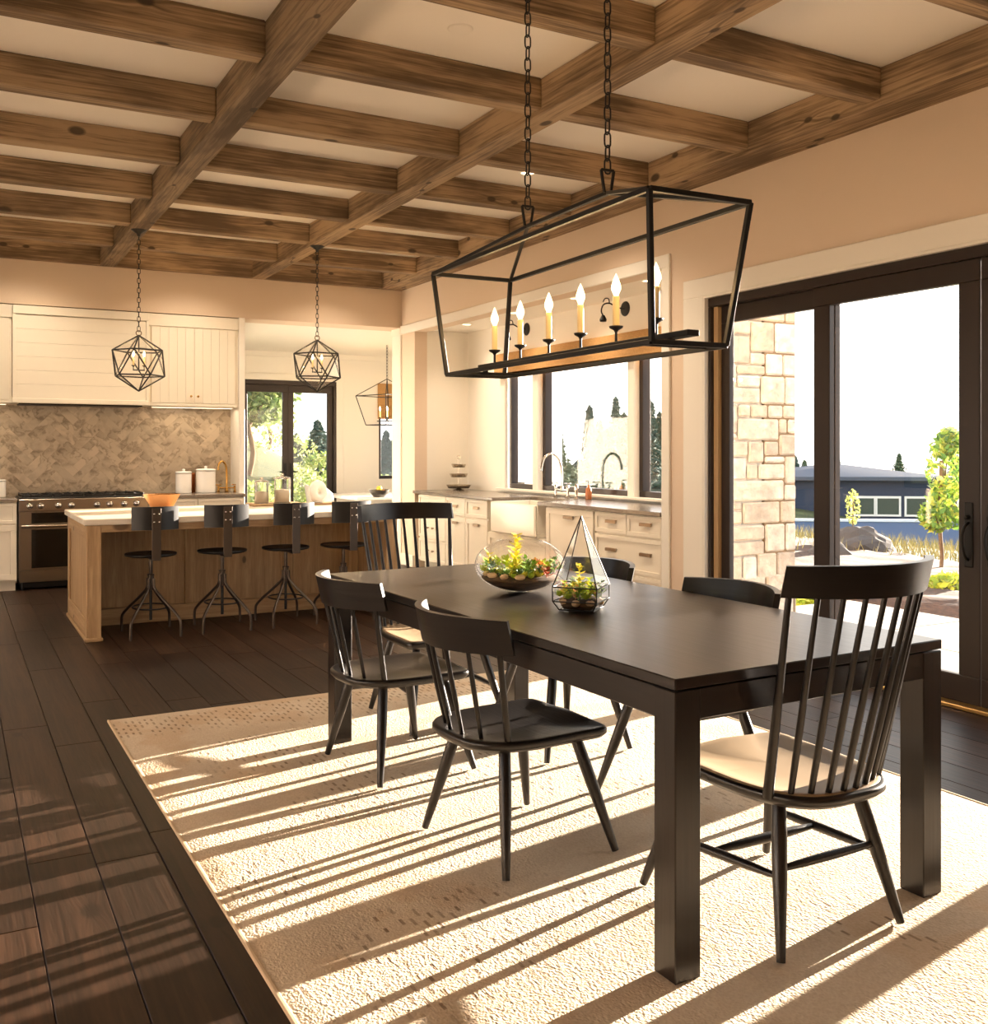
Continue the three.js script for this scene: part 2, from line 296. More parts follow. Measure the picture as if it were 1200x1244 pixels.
// ---------------------------------------------------------------- sink windows
{
  const units = [[-9.74, -9.13], [-9.02, -7.43], [-7.33, -6.22]];
  units.forEach(([a, b], i) => {
    const w = structure('window_' + (i + 1), ['narrow dark framed window left of the sink', 'wide dark framed window above the sink', 'dark framed window right of the sink faucet'][i], 'window');
    const t = 0.055;
    part('frame', [box(5.53, 5.62, 0.955, 0.955 + t, a, b, 0.004, 2), box(5.53, 5.62, 2.46 - t, 2.46, a, b, 0.004, 2), box(5.53, 5.62, 0.955 + t, 2.46 - t, a, a + t, 0.004, 1), box(5.53, 5.62, 0.955 + t, 2.46 - t, b - t, b, 0.004, 1)], M.bronze, w);
    part('pane', box(5.575, 5.58, 0.955 + t, 2.46 - t, a + t, b - t), M.glass, w);
    part('crank', [box(5.49, 5.53, 1.015, 1.03, (a + b) / 2 - 0.05, (a + b) / 2 + 0.05, 0.004)], M.bronze, w);
  });
  const t = structure('trim_4', 'white mullions and sill of the sink windows', 'trim');
  part('mullion', box(5.47, 5.64, 0.955, 2.46, -9.13, -9.02, 0.004, 1), M.trim, t);
  part('mullion', box(5.47, 5.64, 0.955, 2.46, -7.43, -7.33, 0.004, 1), M.trim, t);
  part('sill', box(5.44, 5.64, 0.93, 0.957, -9.9, -6.1, 0.004, 2), M.trim, t);
  part('side_casing', box(5.475, 5.52, 0.957, 2.55, -9.86, -9.74, 0.004, 1), M.trim, t);
  const s = thing('roman_shade', 'woven tan roman shade folded up above the sink windows', 'window shade', [5.43, 2.215, -8.03]);
  part('valance', [cbox(0.03, 0.25, 3.72, 0.006, 2).translate(0.0, 0.125, 0), cbox(0.05, 0.05, 3.7, 0.012, 2).translate(0.01, 0.015, 0)], M.shade, s);
  for (const z of [-1.3, 0.3]) part('cord', tube([[-0.02, 0.02, z], [-0.024, -0.01, z + 0.02], [-0.02, -0.018, z + 0.06]], 0.004, 8, 6), M.iron, s);
}
// ---------------------------------------------------------------- nook glazing
{
  const d = structure('door_2', 'dark framed glazed double door of the breakfast nook', 'door');
  part('frame', [box(3.73, 5.24, 2.36, 2.43, -14.78, -14.64, 0.004), box(3.73, 3.78, 0, 2.36, -14.78, -14.64, 0.004, 1), box(5.19, 5.24, 0, 2.36, -14.78, -14.64, 0.004, 1)], M.bronze, d);
  for (const [a, b, k] of [[3.78, 4.485, 1], [4.485, 5.19, -1]]) {
    const s = part('leaf', [box(a, b, 2.25, 2.36, -14.73, -14.68, 0.004), box(a, b, 0.02, 0.25, -14.73, -14.68, 0.004), box(a, a + 0.085, 0.25, 2.25, -14.73, -14.68, 0.004, 1), box(b - 0.085, b, 0.25, 2.25, -14.73, -14.68, 0.004, 1)], M.bronze, d);
    part('pane', box(a + 0.08, b - 0.08, 0.245, 2.255, -14.708, -14.703), M.glass, s);
    part('handle', [box((k > 0 ? b : a) - k * 0.045 - 0.018, (k > 0 ? b : a) - k * 0.045 + 0.018, 0.95, 1.18, -14.68, -14.672, 0.003, 1), rod([(k > 0 ? b : a) - k * 0.045, 1.05, -14.67], [(k > 0 ? b : a) - k * 0.14, 1.05, -14.64], 0.009)], M.iron, s);
  }
  const w = structure('window_4', 'narrow nook window under a woven shade', 'window');
  part('frame', [box(5.95, 6.9, 0.92, 0.97, -14.76, -14.67, 0.003), box(5.95, 6.9, 2.38, 2.43, -14.76, -14.67, 0.003), box(5.95, 5.99, 0.97, 2.38, -14.76, -14.67, 0.003, 1), box(6.86, 6.9, 0.97, 2.38, -14.76, -14.67, 0.003, 1)], M.bronze, w);
  part('pane', box(5.99, 6.86, 0.97, 2.38, -14.72, -14.715), M.glass, w);
  const w5 = structure('window_5', 'wide window in the side wall of the breakfast nook', 'window');
  part('frame', [box(7.05, 7.12, 0.85, 0.9, -13.3, -11.5, 0.003, 2), box(7.05, 7.12, 2.4, 2.45, -13.3, -11.5, 0.003, 2), box(7.05, 7.12, 0.9, 2.4, -13.3, -13.25, 0.003, 1), box(7.05, 7.12, 0.9, 2.4, -11.55, -11.5, 0.003, 1)], M.bronze, w5);
  part('pane', box(7.08, 7.085, 0.9, 2.4, -13.25, -11.55), M.glass, w5);
  const t = structure('trim_5', 'white casing over the nook door and crown line', 'trim');
  part('casing', [box(3.6, 5.36, 2.43, 2.53, NB, NB + 0.02, 0.003), box(5.24, 5.36, 0, 2.43, NB, NB + 0.02, 0.003, 1), box(2.88, 7.0, 2.78, HEAD, NB, NB + 0.03, 0.003)], M.trim, t);
  const s = thing('roman_shade', 'woven tan roman shade hanging over the nook window', 'window shade', [6.42, 1.87, NB + 0.03]);
  part('panel', [cbox(1.0, 0.56, 0.02, 0.004).translate(0, 0.28, 0), ...[0.05, 0.2, 0.35].map(y => cbox(1.0, 0.03, 0.035, 0.008).translate(0, y, 0.008))], M.shade, s);
}
// ---------------------------------------------------------------- recessed lights and the speaker
function can(x, y, z, power, label) {
  const c = thing('recessed_light', label, 'downlight', [x, y, z], 0, 'recessed downlights');
  part('trim_ring', lathe([[0.05, 0], [0.052, -0.006], [0.068, -0.006], [0.072, 0]], 28), M.trim, c);
  part('lens', lathe([[0.0001, -0.002], [0.05, -0.002], [0.0501, 0], [0.0001, 0.001]], 28), new THREE.MeshStandardMaterial({ color: 0xffffff, emissive: srgb(255, 226, 182), emissiveIntensity: 5, roughness: 0.5 }), c);
  const s = new THREE.SpotLight(srgb(255, 234, 206), power, 0, 1.15, 0.9, 2); s.position.set(0, -0.02, 0); s.target.position.set(0, -1, 0); s.castShadow = true; s.shadow.radius = 2.5; c.add(s, s.target); return c;
}
can(5.1, 2.8, -9.95, 3, 'lit recessed light in the alcove ceiling above the tiered stand');
can(5.1, 2.8, -8.86, 3, 'lit recessed light in the alcove ceiling before the farmhouse sink');
can(5.1, 2.8, -7.73, 3, 'lit recessed light in the alcove ceiling above the faucet end');
can(5.1, 2.8, -6.63, 3, 'lit recessed light in the alcove ceiling next to the patio door pier');
can(3.87, CEIL, -6.53, 14, 'lit recessed light between the timber beams before the sink alcove');
for (const [x, k] of [[0.64, 'left bay'], [2.24, 'middle bay'], [3.81, 'bay by the alcove']]) { can(x, CEIL, -8.53, 6, 'recessed light between the beams over the island, ' + k); can(x, CEIL, -10.35, 8, 'recessed light between the beams before the back wall, ' + k); }
{
  const s = thing('ceiling_speaker', 'round cream ceiling speaker between the beams', 'speaker', [2.246, CEIL, -4.454]);
  part('grille', lathe([[0.0001, -0.006], [0.05, -0.006], [0.052, -0.003], [0.06, -0.006], [0.066, 0]], 32), M.ceiling, s);
}

// ---------------------------------------------------------------- rug
{
  const W = 2.82, L = 4.5;
  const col = new Float32Array(2048 * 2048); let q = 0;
  const tick = (u, v) => { // short woven dashes along the length, in worn patches
    const x = u * W, z = v * L, cx = Math.floor(x / 0.03), cz = Math.floor(z / 0.075 + 0.37 * (cx % 3)), h = PERM[(cx * 7 + cz * 977) & 65535], h2 = PERM[(cx * 71 + cz * 331 + 17) & 65535];
    const mask = smooth(0.5, 0.62, fbm(u * 5, v * 8, 5, 8, 3, 14)) + smooth(0.9, 0.925, v) * smooth(0.985, 0.975, v);
    const fx = x / 0.03 - cx, fz = z / 0.075 + 0.37 * (cx % 3) - cz;
    const inside = smooth(0.3, 0.38, fx) * smooth(0.72, 0.64, fx) * smooth(0.1, 0.2, fz) * smooth(0.9 - 0.35 * h2, 0.8 - 0.35 * h2, fz);
    return inside * clamp(mask, 0, 1) * (h < (v > 0.9 ? 0.75 : 0.45) ? 1 : 0) * (0.5 + 0.5 * h2);
  };
  const fine = (u, v) => 0.62 * vnoise(u * 520, v * 760, 520, 760, 3) + 0.38 * vnoise(u * 1000, v * 1020, 1000, 1020, 5);
  const map = texture(2048, 2048, (u, v) => {
    const f = fine(u, v), t = tick(u, v), worn = fbm(u * 9, v * 14, 9, 14, 4, 8), patch = smooth(0.55, 0.7, fbm(u * 14, v * 22, 14, 22, 3, 21));
    col[q++] = clamp(f * 0.9 + 0.12 * worn - 0.25 * t, 0, 1);
    let c = mix3([196, 172, 142], [232, 216, 192], clamp(0.25 + 0.6 * f + 0.5 * (worn - 0.5), 0, 1)); c = mix3(c, [202, 166, 126], 0.35 * patch);
    return mix3(c, [112, 86, 62], t * 0.7);
  }, true);
  q = 0; const bump = texture(2048, 2048, () => 255 * col[q++], false);
  const m = new THREE.MeshStandardMaterial({ map, bumpMap: bump, bumpScale: 0.0028, roughness: 1 });
  const r = thing('area_rug', 'cream woven area rug with worn brown dashes under the dining table', 'rug', [2.13, 0, -5.41 + L / 2], 0.008);
  const pile = sheet(60, 90, (u, v) => [(u - 0.5) * W, 0.0145 - 0.005 * Math.pow(Math.max(Math.abs(u - 0.5) * 2, Math.abs(v - 0.5) * 2), 120), (v - 0.5) * L, u, 1 - v]);
  part('pile', pile, m, r);
  part('edge_binding', [box(-W / 2, W / 2, 0.0, 0.0105, -L / 2, -L / 2 + 0.012, 0.003), box(-W / 2, W / 2, 0, 0.0105, L / 2 - 0.012, L / 2, 0.003), box(-W / 2 - 0.001, -W / 2 + 0.012, 0, 0.0135, -L / 2, L / 2, 0.003, 2), box(W / 2 - 0.012, W / 2 + 0.001, 0, 0.0135, -L / 2, L / 2, 0.003, 2)], std(206, 182, 150, 0.95), r);
}
const RUG = 0.0145;
// ---------------------------------------------------------------- table
const TABLE_TOP = 0.805;
{
  const t = thing('dining_table', 'long dark brown wooden dining table with square legs', 'table', [2.145, RUG, -3.285], 1.4 * Math.PI / 180);
  const h = TABLE_TOP - RUG, W = 1.077, L = 2.51, o = 0.012;
  part('tabletop', [box(-W / 2, W / 2, h - 0.03, h, -L / 2, L / 2, 0.003, 2)], M.table, t);
  part('apron', [box(-W / 2 + 0.085, W / 2 - 0.085, h - 0.115, h - 0.034, -L / 2 + 0.004, -L / 2 + 0.03, 0.002), box(-W / 2 + 0.085, W / 2 - 0.085, h - 0.115, h - 0.034, L / 2 - 0.03, L / 2 - 0.004, 0.002), box(-W / 2 + 0.004, -W / 2 + 0.03, h - 0.115, h - 0.034, -L / 2 + 0.085, L / 2 - 0.085, 0.002, 2), box(W / 2 - 0.03, W / 2 - 0.004, h - 0.115, h - 0.034, -L / 2 + 0.085, L / 2 - 0.085, 0.002, 2), box(-W / 2 + 0.03, W / 2 - 0.03, h - 0.036, h - 0.029, -L / 2 + 0.03, L / 2 - 0.03)], M.table, t);
  for (const sx of [-1, 1]) for (const sz of [-1, 1]) part('leg', cbox(0.087, h - 0.034, 0.087, 0.003, 1, sx, sz).translate(sx * (W / 2 - 0.0445), (h - 0.034) / 2, sz * (L / 2 - 0.0445)), M.table, t);
}
// ---------------------------------------------------------------- dining chairs (front towards +z)
function seatShape(half, front, back, H, th = 0.036) {
  const outline = (a) => { const c = Math.cos(a), s = Math.sin(a), e = s > 0 ? 0.22 : 0.82; return [half * (s > 0 ? 1 + 0.06 * s : 1) * Math.sign(c) * Math.pow(Math.abs(c), s > 0 ? 0.22 : 0.62), s > 0 ? front * Math.pow(s, 0.22) : -back * Math.pow(-s, e)]; };
  const rings = [[0, -0.014], [0.35, -0.0145], [0.65, -0.011], [0.85, -0.004], [0.95, 0], [0.985, -0.002], [1, -0.008], [1, -th * 0.6], [0.95, -th], [0.6, -th], [0, -th]];
  return sheet(88, rings.length - 1, (u, v) => { const [r, y] = rings[Math.round(v * (rings.length - 1))], [x, z] = outline(u * 2 * Math.PI); const sad = y > -0.02 && r < 0.96 ? 0.007 * Math.exp(-Math.pow(x * r / 0.06, 2)) * smooth(0, 0.2, z * r) : 0; return [x * r, H + y + (v < 0.55 ? sad : 0), z * r, x * r, z * r]; }, true);
}
// curved back rail; ends at (±half, zEnd), bowed back by sag, from y0 to y1 with the top leaning back by rake
function crestShape(half, zEnd, sag, y0, y1, rake, th, droop = 0) {
  const P = (t, s, side) => { const x = t * half, z = zEnd - sag * (1 - t * t), d = 2 * sag * t / half, l = Math.hypot(1, d); const hy = lerp(y0 + droop * t * t * 0.3, y1 - droop * t * t, s); return [x + side * th / 2 * d / l, hy, z - side * th / 2 / l - rake * s, x, hy]; };
  const n = 24, S = (f, flip) => flat(sheet(n, 2, f, flip));
  return mergeGeometries([S((u, v) => P(u * 2 - 1, v, 1), false), S((u, v) => P(u * 2 - 1, v, -1), true), S((u, v) => P(u * 2 - 1, 1, lerp(-1, 1, v)), true), S((u, v) => P(u * 2 - 1, 0, lerp(-1, 1, v)), false),
    flat(sheet(1, 1, (u, v) => P(-1, u, lerp(-1, 1, v)))), flat(sheet(1, 1, (u, v) => P(1, u, lerp(-1, 1, v)), true))]);
}
function makeChair(name, tall, label, spot, turn, group) {
  const c = thing(name, label, 'chair', spot, turn, group), H = (tall ? 0.452 : 0.44) - RUG;
  const half = tall ? 0.245 : 0.242, front = tall ? 0.235 : 0.235, back = tall ? 0.335 : 0.285;
  part('seat', seatShape(half, front, back, H), M.black, c);
  if (tall) part('tan_seat_top', seatShape(half * 0.965, front * 0.965, back * 0.965, H + 0.0035, 0.016), M.tanSeat, c, 'smooth tan seat top');  // thin tan layer over the dark seat, tall chairs only
  const feet = tall ? { fx: 0.262, fz: 0.285, bx: 0.236, bz: -0.285 } : { fx: 0.268, fz: 0.228, bx: 0.268, bz: -0.222 };
  const tops = tall ? { fx: 0.175, fz: 0.155, bx: 0.15, bz: -0.19 } : { fx: 0.165, fz: 0.13, bx: 0.15, bz: -0.15 };
  const legs = [];
  for (const s of [-1, 1]) for (const [fx, fz, tx, tz] of [[feet.fx, feet.fz, tops.fx, tops.fz], [feet.bx, feet.bz, tops.bx, tops.bz]]) {
    const a = V(s * fx, 0.006, fz), b = V(s * tx, H - 0.03, tz); legs.push([a, b]);
    part('leg', rod(a, b, [0.0125, 0.0165, 0.0205, 0.0215, 0.0195], 14), M.black, c);
  }
  const n = tall ? 10 : 6, y1 = tall ? 1.098 - RUG : 0.856 - RUG, rail = tall ? 0.09 : 0.12;
  const bot = tall ? { h: 0.215, z: -0.215, s: 0.09 } : { h: 0.195, z: -0.165, s: 0.085 }, top = tall ? { h: 0.278, z: -0.325, s: 0.13 } : { h: 0.278, z: -0.195, s: 0.13 };
  part('crest_rail', crestShape(top.h, top.z, top.s, y1 - rail, y1, tall ? 0.022 : 0.028, 0.024, 0.004), M.black, c);
  for (let i = 0; i < n; i++) {
    const t = (i / (n - 1)) * 2 - 1, tt = t * (tall ? 0.94 : 0.86), outer = i === 0 || i === n - 1;
    const a = V(t * bot.h, H - 0.012, bot.z - bot.s * (1 - t * t)), b = V(tt * top.h, y1 - rail + 0.012, top.z - top.s * (1 - tt * tt));
    part('spindle', rod(a, b, outer ? (tall ? [0.0155, 0.0135, 0.0105, 0.009] : [0.0125, 0.0115, 0.0095]) : (tall ? [0.0085, 0.0105, 0.0085, 0.0075] : [0.0075, 0.009, 0.0075]), 10), M.black, c);
  }
  if (tall) {
    const on = (leg, y) => { const [a, b] = legs[leg], t = y / b.y; return a.clone().lerp(b, t); };
    const side = [0, 2].map(k => [on(k, 0.175), on(k + 1, 0.205)]);
    for (const [a, b] of side) part('stretcher', rod(a, b, [0.0085, 0.0135, 0.0145, 0.0135, 0.0085], 10), M.black, c);
    part('stretcher', rod(side[0][0].clone().lerp(side[0][1], 0.45), side[1][0].clone().lerp(side[1][1], 0.45), [0.0085, 0.014, 0.0155, 0.014, 0.0085], 10), M.black, c);
    part('stretcher', rod(on(1, 0.225), on(3, 0.225), [0.0085, 0.012, 0.013, 0.012, 0.0085], 10), M.black, c);
  }
  return c;
}
const deg = Math.PI / 180;
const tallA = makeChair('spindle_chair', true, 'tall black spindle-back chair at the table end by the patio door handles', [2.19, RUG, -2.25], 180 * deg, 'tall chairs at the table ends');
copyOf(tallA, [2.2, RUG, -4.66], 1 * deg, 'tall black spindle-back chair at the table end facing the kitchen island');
const low = makeChair('dining_chair', false, 'low-back black dining chair on the open floor side, beside the pointed terrarium', [1.757, RUG, -3.04], 94 * deg, 'low chairs along the table');
copyOf(low, [1.735, RUG, -4.045], 94 * deg, 'low-back black dining chair on the open floor side, at the kitchen end of the table');
copyOf(low, [2.52, RUG, -3.05], -91 * deg, 'low-back black dining chair on the patio door side, nearer the door handles');
copyOf(low, [2.52, RUG, -3.97], -90 * deg, 'low-back black dining chair on the patio door side, nearer the sink cabinets');

// ---------------------------------------------------------------- chains and candle bulbs
function linkShape(len, wid, r) { const a = len / 2 - wid / 2, pts = []; for (let i = 0; i < 12; i++) { const t = i / 12 * 2 * Math.PI, s = Math.sin(t), c = Math.cos(t); pts.push([c * wid / 2, s * wid / 2 + Math.sign(s) * a, 0]); } return new THREE.TubeGeometry(new THREE.CatmullRomCurve3(pts.map(p => V(...p)), true), 16, r, 5, true); }
function chain(parent, x, z, y0, y1, len, wid, r) {
  const g = linkShape(len, wid, r), pitch = len - 2.6 * r, n = Math.round((y1 - y0) / pitch);
  for (let i = 0; i < n; i++) { const m = part('chain_link', g, M.iron, parent); m.position.set(x, y0 + (i + 0.5) * (y1 - y0) / n, z); m.rotation.y = i % 2 ? Math.PI / 2 : 0; }
}
const bulbGlow = new THREE.MeshStandardMaterial({ color: 0xffffff, emissive: srgb(255, 222, 170), emissiveIntensity: 4, roughness: 0.3 });
const bulbShape = lathe([[0.0001, 0], [0.008, 0.002], [0.016, 0.022], [0.0155, 0.034], [0.009, 0.054], [0.003, 0.068], [0.0001, 0.074]], 14);
const sleeveShape = lathe([[0.0001, 0], [0.0115, 0], [0.0115, 0.1], [0.009, 0.104], [0.0001, 0.104]], 14);
const waxes = std(240, 214, 156, 0.6);
function candle(parent, x, y, z, power, scale = 1) {
  const cup = part('candle_cup', lathe([[0.0001, 0], [0.005, 0], [0.0045, 0.035], [0.008, 0.042], [0.022, 0.05], [0.024, 0.056], [0.012, 0.054], [0.0001, 0.054]], 16), M.iron, parent); cup.position.set(x, y, z); cup.scale.setScalar(scale);
  const sl = part('candle_sleeve', sleeveShape, waxes, parent, 'ivory candle sleeve'); sl.position.set(x, y + 0.052 * scale, z); sl.scale.setScalar(scale);
  const b = part('bulb', bulbShape, bulbGlow, parent, 'lit flame shaped bulb'); b.position.set(x, y + 0.156 * scale, z); b.scale.setScalar(scale);
  if (power) { const l = new THREE.PointLight(srgb(255, 205, 140), power, 0, 2); l.position.set(x, y + 0.19 * scale, z); l.castShadow = true; parent.add(l); }
}
// ---------------------------------------------------------------- linear lantern over the table
{
  const c = thing('chandelier', 'long black open-frame lantern chandelier with six candle bulbs over the dining table', 'chandelier', [2.165, 1.746, -3.36], -1.9 * deg);
  const zb0 = -0.82, zb1 = 0.80, wb = 0.152, zt0 = -0.86, zt1 = 0.86, wt = 0.205, T = 0.475, w = 0.0175, ridge = 0.61, zr0 = -0.31, zr1 = 0.31;
  const rect = (y, wx, z0, z1) => [bar([-wx, y, z0], [wx, y, z0], w), bar([-wx, y, z1], [wx, y, z1], w), bar([-wx, y, z0], [-wx, y, z1], w), bar([wx, y, z0], [wx, y, z1], w)];
  part('bottom_frame', rect(0, wb, zb0, zb1), M.iron, c);
  part('top_frame', rect(T, wt, zt0, zt1), M.iron, c);
  for (const s of [-1, 1]) { part('upright', bar([s * wb, 0, zb0], [s * wt, T, zt0], w), M.iron, c); part('upright', bar([s * wb, 0, zb1], [s * wt, T, zt1], w), M.iron, c); part('hip_bar', bar([s * wt, T, zt0], [0, ridge, zr0], 0.014), M.iron, c); part('hip_bar', bar([s * wt, T, zt1], [0, ridge, zr1], 0.014), M.iron, c); }
  part('ridge_bar', bar([0, ridge, zr0], [0, ridge, zr1], 0.016), M.iron, c);
  part('candle_bar', [bar([0, 0.035, zb0 + 0.07], [0, 0.035, zb1 + 0.02], 0.05, 0.02), bar([0, 0.0, zb0 + 0.1], [0, 0.03, zb0 + 0.1], 0.02), bar([-wb, 0.004, zb0 + 0.1], [wb, 0.004, zb0 + 0.1], 0.014), bar([0, 0, zb1 - 0.1], [0, 0.03, zb1 - 0.1], 0.02), bar([-wb, 0.004, zb1 - 0.1], [wb, 0.004, zb1 - 0.1], 0.014)], M.iron, c);
  for (let i = 0; i < 6; i++) candle(c, 0, 0.043, -0.625 + i * 0.248, 0.2, 1.12);
  for (const z of [zr0, zr1]) {
    part('hanger', [bar([-0.014, ridge, z], [-0.028, ridge + 0.085, z], 0.01), bar([0.014, ridge, z], [0.028, ridge + 0.085, z], 0.01), bar([-0.028, ridge + 0.085, z], [0.028, ridge + 0.085, z], 0.01)], M.iron, c);
    chain(c, 0, z, ridge + 0.075, CEIL - 1.746 - 0.04, 0.058, 0.026, 0.0034);
    part('canopy', lathe([[0.0001, -0.045], [0.012, -0.045], [0.03, -0.03], [0.055, -0.002], [0.055, 0], [0.0001, 0]], 24).translate(0, CEIL - 1.746, 0), M.iron, c).position.z = z;
  }
}
// ---------------------------------------------------------------- icosahedron pendants over the island
function pendant(x, z, y, turn, label) {
  const p = thing('pendant_lantern', label, 'pendant lamp', [x, y, z], 0, 'geometric pendants over the island');
  const R = 0.243, ph = Math.atan(0.5), V12 = [V(0, R, 0)];
  for (let i = 0; i < 5; i++) { const a = i * 72 * deg + turn; V12.push(V(R * Math.cos(ph) * Math.sin(a), R * Math.sin(ph), R * Math.cos(ph) * Math.cos(a))); }
  for (let i = 0; i < 5; i++) { const a = i * 72 * deg + 36 * deg + turn; V12.push(V(R * Math.cos(ph) * Math.sin(a), -R * Math.sin(ph), R * Math.cos(ph) * Math.cos(a))); }
  V12.push(V(0, -R, 0));
  const E = [], F = []; const near = (i, j) => Math.abs(V12[i].distanceTo(V12[j]) - R * 1.0515) < 0.01;
  for (let i = 0; i < 12; i++) for (let j = i + 1; j < 12; j++) if (near(i, j)) { E.push([i, j]); for (let k = j + 1; k < 12; k++) if (near(i, k) && near(j, k)) F.push([i, j, k]); }
  for (const [i, j] of E) part('frame_bar', rod(V12[i], V12[j], 0.0068, 6), M.iron, p);
  for (const f of F) { const [a, b, c] = f.map(i => V12[i].clone().multiplyScalar(0.985)), g = new THREE.BufferGeometry(); const n = V().crossVectors(V().subVectors(b, a), V().subVectors(c, a)); const o = n.dot(a) > 0 ? [a, b, c] : [a, c, b]; g.setAttribute('position', new THREE.Float32BufferAttribute(o.flatMap(q => [q.x, q.y, q.z]), 3)); g.computeVertexNormals(); g.setAttribute('uv', new THREE.Float32BufferAttribute([0, 0, 1, 0, 0, 1], 2)); part('pane', g, M.glass, p); }
  part('stem', [rod([0, -0.06, 0], [0, R, 0], 0.006, 8), bar([-0.05, -0.06, 0], [0.05, -0.06, 0], 0.01)], M.iron, p);
  for (const s of [-1, 1]) candle(p, s * 0.045, -0.06, 0, 0.4, 0.75);
  part('ring', new THREE.TorusGeometry(0.022, 0.005, 8, 18).translate(0, R + 0.02, 0), M.nickel, p);
  chain(p, 0, 0, R + 0.035, 3.308 - y - 0.045, 0.05, 0.024, 0.003);
  part('canopy', lathe([[0.0001, -0.055], [0.012, -0.055], [0.016, -0.035], [0.05, -0.012], [0.066, -0.002], [0.066, 0], [0.0001, 0]], 24).translate(0, 3.308 - y, 0), M.iron, p);
  return p;
}
pendant(1.44, -9.08, 2.145, -0.33, 'icosahedron glass pendant lantern hanging in front of the range hood');
pendant(3.03, -9.0, 2.18, -0.5, 'icosahedron glass pendant lantern hanging in front of the nook door');
// ---------------------------------------------------------------- nook lantern
{
  const p = thing('lantern', 'black open-frame lantern hanging in the breakfast nook', 'pendant lamp', [5.4, 1.733, -13.0], 0.35);
  const wt = 0.31, wb = 0.21, T = 0.41, w = 0.012;
  const sq = (y, q) => [bar([-q, y, -q], [q, y, -q], w), bar([-q, y, q], [q, y, q], w), bar([-q, y, -q], [-q, y, q], w), bar([q, y, -q], [q, y, q], w)];
  part('bottom_frame', sq(0, wb), M.iron, p); part('top_frame', sq(T, wt), M.iron, p);
  for (const a of [-1, 1]) for (const b of [-1, 1]) { part('upright', bar([a * wb, 0, b * wb], [a * wt, T, b * wt], w), M.iron, p); part('hip_bar', bar([a * wt, T, b * wt], [0, T + 0.24, 0], 0.01), M.iron, p); candle(p, a * 0.07, 0.06, b * 0.07, 0, 0.9); }
  part('candle_tray', [bar([-0.1, 0.055, -0.1], [0.1, 0.055, 0.1], 0.014), bar([-0.1, 0.055, 0.1], [0.1, 0.055, -0.1], 0.014), rod([0, 0.055, 0], [0, T + 0.24, 0], 0.005, 8)], M.iron, p);
  const l = new THREE.PointLight(srgb(255, 205, 140), 1.5, 0, 2); l.position.set(0, 0.26, 0); l.castShadow = true; p.add(l);
  chain(p, 0, 0, T + 0.24, HEAD - 1.733, 0.05, 0.024, 0.003);
}
// ---------------------------------------------------------------- wall sconces over the sink
for (const [z, label] of [[-9.3, 'black swing-arm sconce on the alcove wall above the narrow window'], [-7.5, 'black swing-arm sconce on the alcove wall above the wide window']]) {
  const s = thing('wall_sconce', label, 'sconce', [XW, 2.70, z], 0, 'sconces above the sink windows');
  part('back_plate', lathe([[0.0001, 0.014], [0.05, 0.014], [0.068, 0.006], [0.07, 0], [0.0001, 0]], 28).rotateZ(Math.PI / 2), M.iron, s);
  part('arm', [flat(tube([[-0.01, 0, 0], [-0.07, 0.01, -0.03], [-0.13, 0.05, -0.07], [-0.17, 0.04, -0.11], [-0.18, -0.02, -0.13], [-0.16, -0.06, -0.13]], 0.007, 30, 8)), flat(tube([[-0.13, 0.05, -0.07], [-0.15, 0.09, -0.06], [-0.18, 0.09, -0.07], [-0.19, 0.06, -0.09]], 0.005, 16, 6))], M.iron, s);
  part('socket', lathe([[0.0001, -0.06], [0.03, -0.06], [0.034, -0.04], [0.014, 0], [0.0001, 0.0]], 18).translate(-0.16, -0.055, -0.13), M.iron, s);
}

// ---------------------------------------------------------------- cabinetry (front face on local z = 0, facing +z, base at left front corner)
function pull(x, y, len, parent) { return part('pull', [cbox(len, 0.024, 0.006, 0.002).translate(x, y, 0.026), cbox(len * 0.94, 0.006, 0.026, 0.002).translate(x, y + 0.012, 0.014)], M.nickel, parent, 'dull bronze bin pull'); }
function knob(x, y, parent) { return part('knob', lathe([[0.0001, 0.03], [0.011, 0.028], [0.013, 0.02], [0.006, 0.012], [0.007, 0], [0.0001, 0]], 14).rotateX(Math.PI / 2).translate(x, y, 0.02), M.nickel, parent); }
function frontPanel(kind, x0, x1, y0, y1, parent) { // shaker front: frame around a set-back panel
  const g = 0.004, f = kind === 'drawer' ? 0.032 : 0.055; x0 += g; x1 -= g; y0 += g; y1 -= g;
  return part(kind, [box(x0, x1, y0, y0 + f, 0, 0.02, 0.002), box(x0, x1, y1 - f, y1, 0, 0.02, 0.002), box(x0, x0 + f, y0 + f, y1 - f, 0, 0.02, 0.002, 1), box(x1 - f, x1, y0 + f, y1 - f, 0, 0.02, 0.002, 1), box(x0 + f, x1 - f, y0 + f, y1 - f, 0, 0.009)], M.cabinet, parent);
}
function cabinet(label, pos, turn, w, depth, fronts, { y0 = 0.1, y1 = 0.875, toe = true, group } = {}) {
  const c = thing('cabinet', label, 'cabinet', pos, turn, group);
  part('body', [box(0, w, y0, y1, -depth, -0.001), ...(toe ? [box(0.01, w - 0.01, 0, y0, -depth, -0.06)] : [])], M.cabinet, c);
  for (const f of fronts) { const p = frontPanel(f.kind, f.x0 ?? 0, f.x1 ?? w, f.y0, f.y1, c); for (const [x, y, l] of f.pulls ?? []) pull(x, y, l, p); for (const [x, y] of f.knobs ?? []) knob(x, y, p); }
  return c;
}
